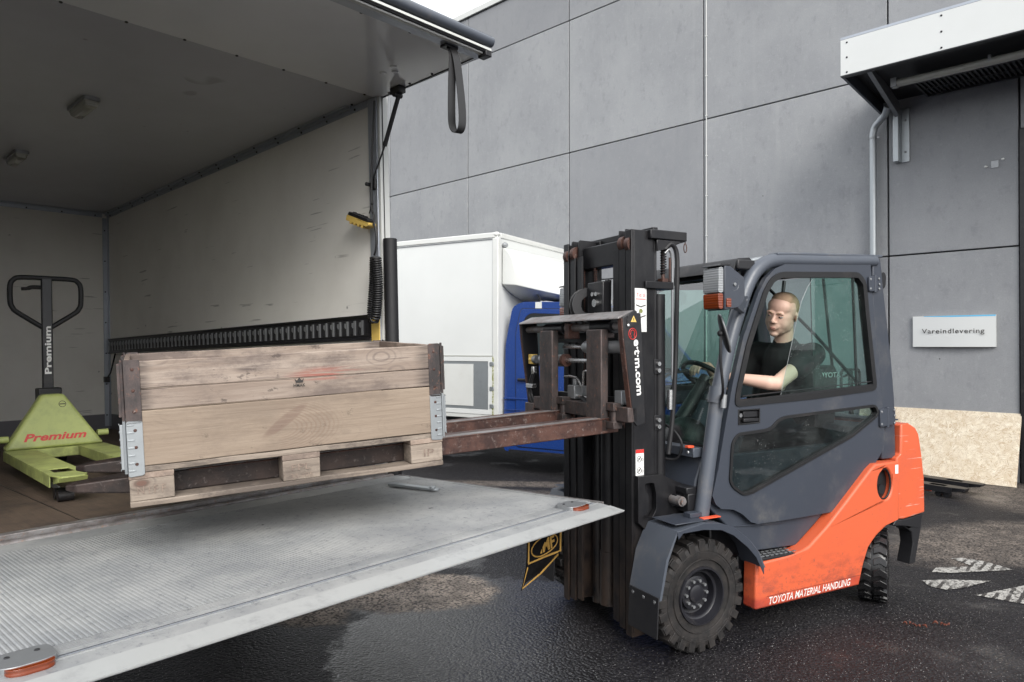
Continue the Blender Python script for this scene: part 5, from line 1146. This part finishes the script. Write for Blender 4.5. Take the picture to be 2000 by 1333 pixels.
part('hazard_plate', MB().prism(rnd([(-.462, 1.69), (-.455, 1.735), (-.41, 1.752), (-.382, 1.735), (-.385, 1.70), (-.41, 1.675), (-.45, 1.672)], .01, 2), -.534, -.5302), 'black', fkl, .001)
part('hazard_triangle', MB().prism([(-.440, 1.698), (-.405, 1.698), (-.4225, 1.730)], -.5348, -.5342), 'yellow', fkl)
part('hazard_mark', MB().box((-.4245, -.5354, 1.705), (-.4205, -.5349, 1.718)), 'ink', fkl)
for x, z in ((-.452, 1.680), (-.395, 1.745)): part('plate_bolt', MB().sphere((x, -.5345, z), (.009, .004, .009), 10), 'chrome', fkl)
fp('guide_shaft', MB().cyl((-.435, -.512, 1.680), (-.435, .498, 1.680), .020, n=18), 'wornlight')
for a, b in ((-.40, -.21), (.06, .27)): fp('shaft_sleeve', MB().cyl((-.435, a, 1.680), (-.435, b, 1.680), .031, n=20).lathe([(.031, 0), (.036, 0), (.036, .02), (.031, .02)], (-.435, a, 1.68), (0, 1, 0), 20), 'black')
fp('centre_stop', MB().box((-.475, -.02, 1.62), (-.40, .02, 1.705)), 'rust', .003)
fp('spread_cylinder', MB().cyl((-.425, -.512, 1.575), (-.425, -.30, 1.575), .033, n=20).cyl((-.425, -.205, 1.575), (-.425, -.13, 1.575), .034, n=20).lathe([(.034, 0), (.02, .03), (.012, .035)], (-.425, -.13, 1.575), (0, 1, 0), 20), 'zincgrey')
fp('cylinder_rod', MB().cyl((-.425, -.12, 1.575), (-.425, .10, 1.575), .012, n=14), 'chrome')
fp('spread_cylinder', MB().cyl((-.43, .08, 1.500), (-.43, .34, 1.500), .031, n=20).cyl((-.43, .39, 1.500), (-.43, .43, 1.500), .026, n=16), 'zincgrey')
fp('cylinder_rod', MB().cyl((-.43, -.24, 1.500), (-.43, .08, 1.500), .013, n=14), 'chrome')
fp('cylinder_collar', MB().cyl((-.43, .065, 1.500), (-.43, .09, 1.500), .036, n=20), 'rust')
fp('clevis', MB().box((-.45, .43, 1.47), (-.41, .475, 1.53)).cyl((-.46, .45, 1.5), (-.40, .45, 1.5), .01, n=10), 'yellow', .003)
fp('lower_bar', MB().box((-.455, -.53, 1.205), (-.395, .40, 1.278)), 'worn', .004)
fp('bar_stub', MB().box((-.46, .401, 1.150), (-.40, .50, 1.235)), 'worn', .004)
for z in (1.25, 1.60): fp('backing_plate', MB().box((-.345, -.30, z), (-.315, .30, z + .06)), 'mast', .003)
fp('cross_pipe', MB().cyl((-.40, .06, 1.305), (-.40, -.17, 1.297), .008, n=8), 'chrome')
for a, b, zt in ((-.375, -.240, 1.665), (.105, .245, 1.668)):
    fo = fp('fork_shank', MB().box((-.460 - .045, a, 1.145), (-.46, b, zt)), 'worn', .006, 3)
    part('shank_hook', MB().box((-.459, a + .02, zt - .045), (-.405, b - .02, zt + .012)), 'worn', fo, .005)
    part('lower_hook', MB().cyl((-.445, a - .035, 1.185), (-.445, a - .035, 1.275), .022, n=14).box((-.475, a - .065, 1.255), (-.42, a - .002, 1.295)).box((-.475, a - .065, 1.165), (-.42, a - .002, 1.20)), 'worn', fo, .003)
# valve gear between the shanks
vg = fp('hydraulic_valve', MB().box((-.42, .005, 1.285), (-.36, .075, 1.36)).cyl((-.39, .04, 1.36), (-.39, .04, 1.395), .014, n=10), 'zincgrey', .004)
part('steel_pipe', MB().tube(bez([(-.43, .09, 1.405), (-.43, .02, 1.41), (-.43, -.04, 1.40), (-.425, -.085, 1.35), (-.42, -.12, 1.33)], 5), .0065, 8).tube(bez([(-.43, -.10, 1.33), (-.43, -.105, 1.42), (-.43, -.12, 1.445), (-.43, -.22, 1.445)], 5), .006, 8).tube(bez([(-.43, -.14, 1.33), (-.43, -.145, 1.40), (-.43, -.155, 1.42), (-.43, -.22, 1.42)], 5), .006, 8), 'chrome', vg)
for y in (-.10, -.14): part('pipe_nut', MB().cyl((-.43, y, 1.315), (-.43, y, 1.365), .013, n=6), 'zincgrey', vg)
part('pipe_clamp', MB().box((-.44, -.19, 1.28), (-.38, -.155, 1.36)), 'zincgrey', vg, .002)
part('valve_cap', MB().box((-.38, -.17, 1.43), (-.33, -.12, 1.49)), 'zincgrey', vg, .002)
fp('hydraulic_valve', MB().box((-.43, -.445, 1.285), (-.38, -.385, 1.355)).cyl((-.40, -.445, 1.30), (-.40, -.50, 1.295), .013, n=10), 'zincgrey', .004)
fp('valve_hose', MB().tube(bez([(-.40, -.46, 1.30), (-.40, -.49, 1.295), (-.38, -.52, 1.33), (-.36, -.49, 1.40)], 5), .009, 8).tube(bez([(-.43, -.09, 1.30), (-.44, -.16, 1.275), (-.44, -.24, 1.285)], 5), .012, 8), 'rubber')
g = MB().tube(bez([(-.44, .43, 1.42), (-.445, .46, 1.35), (-.445, .47, 1.28), (-.44, .40, 1.20), (-.44, .33, 1.185)], 5), .011, 8).tube(bez([(-.44, .41, 1.42), (-.445, .44, 1.35), (-.445, .44, 1.28), (-.44, .38, 1.215)], 5), .009, 8); fp('side_hose', g, 'rubber')
fp('hose_joint', MB().cyl((-.44, .425, 1.41), (-.44, .425, 1.455), .017, n=8).box((-.46, .41, 1.325), (-.43, .49, 1.35)), 'chrome', .002)
# fork blades in their rusty sleeves
for a, b in ((-.375, -.245), (.095, .215)):
    m = Matrix.Translation((-.40, 0, 1.2185)) @ rotm('Y', -AT)
    y0, y1 = a, b; ym = (a + b) / 2
    def slab(out, lo, hi):
        n = len(out); return MB(m).add([(x, y, l) for (x, y), l in zip(out, lo)] + [(x, y, h) for (x, y), h in zip(out, hi)], [tuple(range(n)), tuple(range(n, 2 * n))[::-1]] + [(i, (i + 1) % n, n + (i + 1) % n, n + i) for i in range(n)])
    fs_ = fp('fork_sleeve', slab([(0, y0), (0, y1), (-1.06, y1), (-1.06, y0)], [-.078] * 4, [0] * 4), 'rust', .005, 3)
    part('sleeve_body', slab([(-1.061, y0 + .0005), (-1.061, y1 - .0005), (-2.10, y1 - .0005), (-2.10, y0 + .0005)], [-.0775] * 4, [-.0005] * 4), 'darktipshade', fs_, .005, 3)  # stretch under the crate, coloured darker to stand for the shade there
    part('sleeve_tip', slab([(-2.101, y0 + .001), (-2.101, y1 - .001), (-2.24, y1 - .003), (-2.37, y1 - .02), (-2.405, ym), (-2.37, y0 + .02), (-2.24, y0 + .003)], [-.076, -.076, -.058, -.042, -.036, -.042, -.058], [-.001, -.001, -.004, -.010, -.016, -.010, -.004]), 'darktipshade', fs_, .006, 3)
    part('wear_strip', MB(m).box((-2.1, y0 + .004, .0004), (-.05, y0 + .05, .0026)), 'wornlight', fs_)
    part('sleeve_weld', MB(m).tube([(-2.0, y0 - .001, -.003), (-.02, y0 - .001, -.003)], .0035, 6), 'rust', fs_)
    part('sleeve_end', MB(m).box((0.001, y0 - .01, -.045), (.035, y0 + .025, -.005)).cyl((.02, y0 - .022, -.018), (.02, y0 + .02, -.018), .012, n=12).tube([(.02, y0 - .02, -.02), (.022, y0 - .022, -.055)], .004, 6), 'redorange' if False else 'rust', fs_, .003)
    fp('fork_blade', MB().prism([(-.505, 1.144), (-.46, 1.144), (-.40, 1.150), (-.40, 1.205), (-.505, 1.20)], a + .012, b - .012), 'worn', .004)

# ------------------------------------------------------------------ driver
def blob(name, prims, mat, parent, voxel=.006, smooth_it=4, m=None, mat2=None):
    """prims: ('c', p, q, r0, r1) tapered capsule or ('e', centre, radii, rot) ellipsoid; merged by voxel remesh into one surface"""
    g = MB(m)
    for p in prims:
        if p[0] == 'c':
            _, a, b, r0, r1 = p; a, b = Vector(a), Vector(b); n = 8
            g.cyl(a, b, r0, r1, 16); g.sphere(a, r0, 16); g.sphere(b, r1, 16)
        else:
            e = Euler(p[3]).to_matrix().to_4x4() if len(p) > 3 else Matrix.Identity(4)
            mm = Matrix.Translation(p[1]) @ e; k = g.m; g.m = g.m @ mm; g.sphere((0, 0, 0), p[2], 18); g.m = k
    me = g.mesh(name, None); o = bpy.data.objects.new(name, me); col.objects.link(o)
    r = o.modifiers.new('r', 'REMESH'); r.mode = 'VOXEL'; r.voxel_size = voxel
    s = o.modifiers.new('s', 'SMOOTH'); s.factor = .5; s.iterations = smooth_it
    bpy.context.view_layer.update()
    m2 = bpy.data.meshes.new_from_object(o.evaluated_get(bpy.context.evaluated_depsgraph_get())); bpy.data.objects.remove(o, do_unlink=True)
    m2.name = name; m2.materials.clear(); m2.materials.append(M[mat]); m2.shade_smooth()
    return link(name, m2, parent)
per = thing('person', 'young man in black t-shirt with cropped blond hair driving the forklift', 'person', MF @ Matrix.Translation((1.02, -.08, 1.08)))
MI = Matrix.Translation((-1.02, .08, -1.08))
HM = Matrix.Translation((.868, -.30, 1.772)) @ rotm('Z', R(199)) @ rotm('Y', R(10)) @ rotm('X', R(-13)) @ Matrix.Scale(1.11, 4)   # head frame: +x is the face
def H(p): return tuple(HM @ Vector(p))
def he(c, r, rot=(0, 0, 0)):
    e = (HM.to_3x3().normalized() @ Euler(rot).to_matrix()).to_euler(); return ('e', H(c), tuple(1.11 * q for q in r), tuple(e))
head = [he((-.018, 0, .028), (.098, .077, .088)), he((.020, 0, -.016), (.070, .070, .096)), he((.026, 0, -.066), (.054, .056, .046)), he((.060, 0, -.098), (.022, .025, .018)),
        he((.034, .030, -.034), (.042, .036, .050)), he((.034, -.030, -.034), (.042, .036, .050)), he((.040, 0, .048), (.048, .064, .052)),
        he((.083, .026, .020), (.010, .026, .009)), he((.083, -.026, .020), (.010, .026, .009)),
        ('c', H((.082, 0, .014)), H((.106, 0, -.024)), .0085, .0115), he((.095, .010, -.030), (.009, .008, .007)), he((.095, -.010, -.030), (.009, .008, .007)),
        he((.083, 0, -.062), (.012, .022, .014)), he((.074, 0, -.050), (.018, .034, .026)),
        he((-.020, .079, -.006), (.016, .006, .029), (0, .15, .25)), he((-.020, -.079, -.006), (.016, .006, .029), (0, .15, -.25)),
        he((-.002, .040, -.046), (.056, .030, .050)), he((-.002, -.040, -.046), (.056, .030, .050))]
sN, sF = (.985, -.430, 1.530), (.955, -.045, 1.540)
eN, eF = (.655, -.455, 1.365), (.78, .08, 1.30)
hN, hF = (.455, -.30, 1.400), (.585, .02, 1.455)
body = head + [('c', (.93, -.265, 1.60), (.905, -.29, 1.70), .057, .054), ('c', (.965, -.25, 1.50), (.93, -.265, 1.60), .085, .060),
        ('c', sN, eN, .052, .042), ('c', eN, (.60, -.44, 1.37), .041, .042), ('c', (.60, -.44, 1.37), hN, .043, .027),
        ('c', sF, eF, .052, .042), ('c', eF, hF, .042, .026), ('c', (.98, -.22, 1.42), (1.04, -.12, 1.15), .12, .12), ('c', sN, sF, .06, .06)]
def hand(w, d, up, thumb, grip):
    """w wrist, d direction of fingers, up back of the hand"""
    w, d, up = Vector(w), Vector(d).normalized(), Vector(up).normalized(); sd = d.cross(up).normalized() * thumb; up = sd.cross(d) * thumb; out = []
    pc = w + d * .045; out.append(('c', w, pc, .024, .026)); kn = w + d * .082
    for k, L in enumerate((.036, .041, .038, .030)):
        o = sd * (.030 - k * .020); b0 = kn + o; p1 = b0 + (d * math.cos(grip[0]) - up * math.sin(grip[0])) * L; p2 = p1 + (d * math.cos(grip[1]) - up * math.sin(grip[1])) * L * .75; p3 = p2 + (d * math.cos(grip[2]) - up * math.sin(grip[2])) * L * .55
        out += [('c', w + d * .02 + o * .7, b0, .012, .0105), ('c', b0, p1, .0100, .0092), ('c', p1, p2, .0092, .0085), ('c', p2, p3, .0085, .0075)]
    t0 = w + d * .022 + sd * .022; t1 = t0 + (d * .6 + sd * .75 - up * .3) .normalized() * .036; t2 = t1 + (d * .85 + sd * .1 - up * .5).normalized() * .03
    out += [('c', t0, t1, .013, .0105), ('c', t1, t2, .0105, .009)]
    return out
body += hand(hF, (-.55, -.05, .02), (.1, 0, 1), 1, (.35, 1.0, 1.6)) + hand(hN, (-.25, .80, .12), (-.5, -.1, .85), -1, (.5, 1.2, 1.9))
blob('body', body, 'skin', per, .0040, 12, MI)
shirt = [('c', (.975, -.235, 1.50), (1.04, -.12, 1.17), .128, .14), ('c', (.975, -.40, 1.522), (.955, -.075, 1.532), .073, .073), ('c', (1.02, -.34, 1.40), (1.06, -.22, 1.18), .105, .10), ('c', (1.0, -.10, 1.40), (1.05, -.02, 1.18), .10, .10),
         ('c', sN, (.83, -.449, 1.445), .074, .066), ('c', sF, (.89, .005, 1.44), .072, .066), ('c', (.965, -.25, 1.560), (.938, -.262, 1.592), .086, .070), ('e', (1.03, -.27, 1.36), (.11, .19, .16))]
blob('shirt', shirt, 'shirt', per, .008, 5, MI)
blob('trousers', [('c', (1.06, -.16, 1.13), (1.04, .02, 1.13), .12, .12), ('c', (1.03, -.19, 1.12), (.60, -.22, 1.17), .088, .068), ('c', (.60, -.22, 1.17), (.40, -.24, .74), .066, .05), ('c', (1.03, .04, 1.12), (.60, .09, 1.17), .088, .068), ('c', (.60, .09, 1.17), (.42, .09, .74), .066, .05)], 'jeans', per, .012, 5, MI)
blob('shoes', [('c', (.42, -.24, .67), (.28, -.25, .665), .042, .034), ('c', (.44, .09, .67), (.30, .09, .665), .042, .034)], 'plastic', per, .01, 3, MI)
hair = [he((-.030, 0, .034), (.092, .0785, .086)), he((.012, 0, .080), (.056, .058, .044)), he((-.050, 0, -.002), (.070, .0745, .064))]
blob('hair', hair, 'hair', per, .005, 3, MI)
for s in (1, -1):
    part('eye', MB(MI @ HM).sphere((.0765, s * .029, .002), (.010, .013, .0075), 14), 'eyewhite', per)
    part('iris', MB(MI @ HM).sphere((.0858, s * .029 - .003, .0005), (.003, .0045, .005), 10), 'eye', per)
    part('eyelid', MB(MI @ HM).sphere((.0775, s * .029, .0068), (.0115, .0150, .0055), 14), 'skin', per)
    part('eyebrow', MB(MI @ HM).tube(bez([(.0915, s * .011, .0175), (.0915, s * .028, .023), (.081, s * .047, .019)], 4), [.0035] * 5 + [.0028] * 4, 6), 'hair', per)
part('lips', MB(MI @ HM).sphere((.0920, 0, -.0610), (.004, .017, .0030), 14).sphere((.0900, 0, -.0680), (.004, .014, .0032), 14), 'lip', per)

# ------------------------------------------------------------------ dry leaves on the asphalt
for (x, y, n, lab) in ((2.27, 4.0, 4, 'curled dry brown leaves by the rear wheel, the longer left heap'), (2.44, 3.99, 3, 'small dry red-brown leaf clump right of the longer one')):
    t = thing('dry_leaves', lab, 'leaves', Matrix.Translation((x, y, 0)), 'dry leaves on the asphalt')
    for k in range(n):
        a = random.uniform(-.6, .6); L = random.uniform(.022, .038); w = L * .3; vs = []
        for i in range(7):
            u = i / 6; ww = w * math.sin(PI * min(1, u * 1.02 + .02)); vs += [(L * (u - .5), -ww, .006 + .018 * abs(math.sin(u * 3 + k))), (L * (u - .5), 0, .004 + .010 * math.sin(u * 3)), (L * (u - .5), ww, .004 + .02 * abs(math.sin(u * 2.4 + k)))]
        fs = [(3 * i + j, 3 * i + 3 + j, 3 * i + 4 + j, 3 * i + 1 + j) for i in range(6) for j in (0, 1)]
        o = part('leaf', MB(Matrix.Translation((k * .026 - .04 + random.uniform(-.01, .01), k * -.014 + .02 + random.uniform(-.015, .015), 0)) @ rotm('Z', a - .5)).add(vs, fs), 'leaf', t, smooth=60); sm = o.modifiers.new('s', 'SOLIDIFY'); sm.thickness = .001
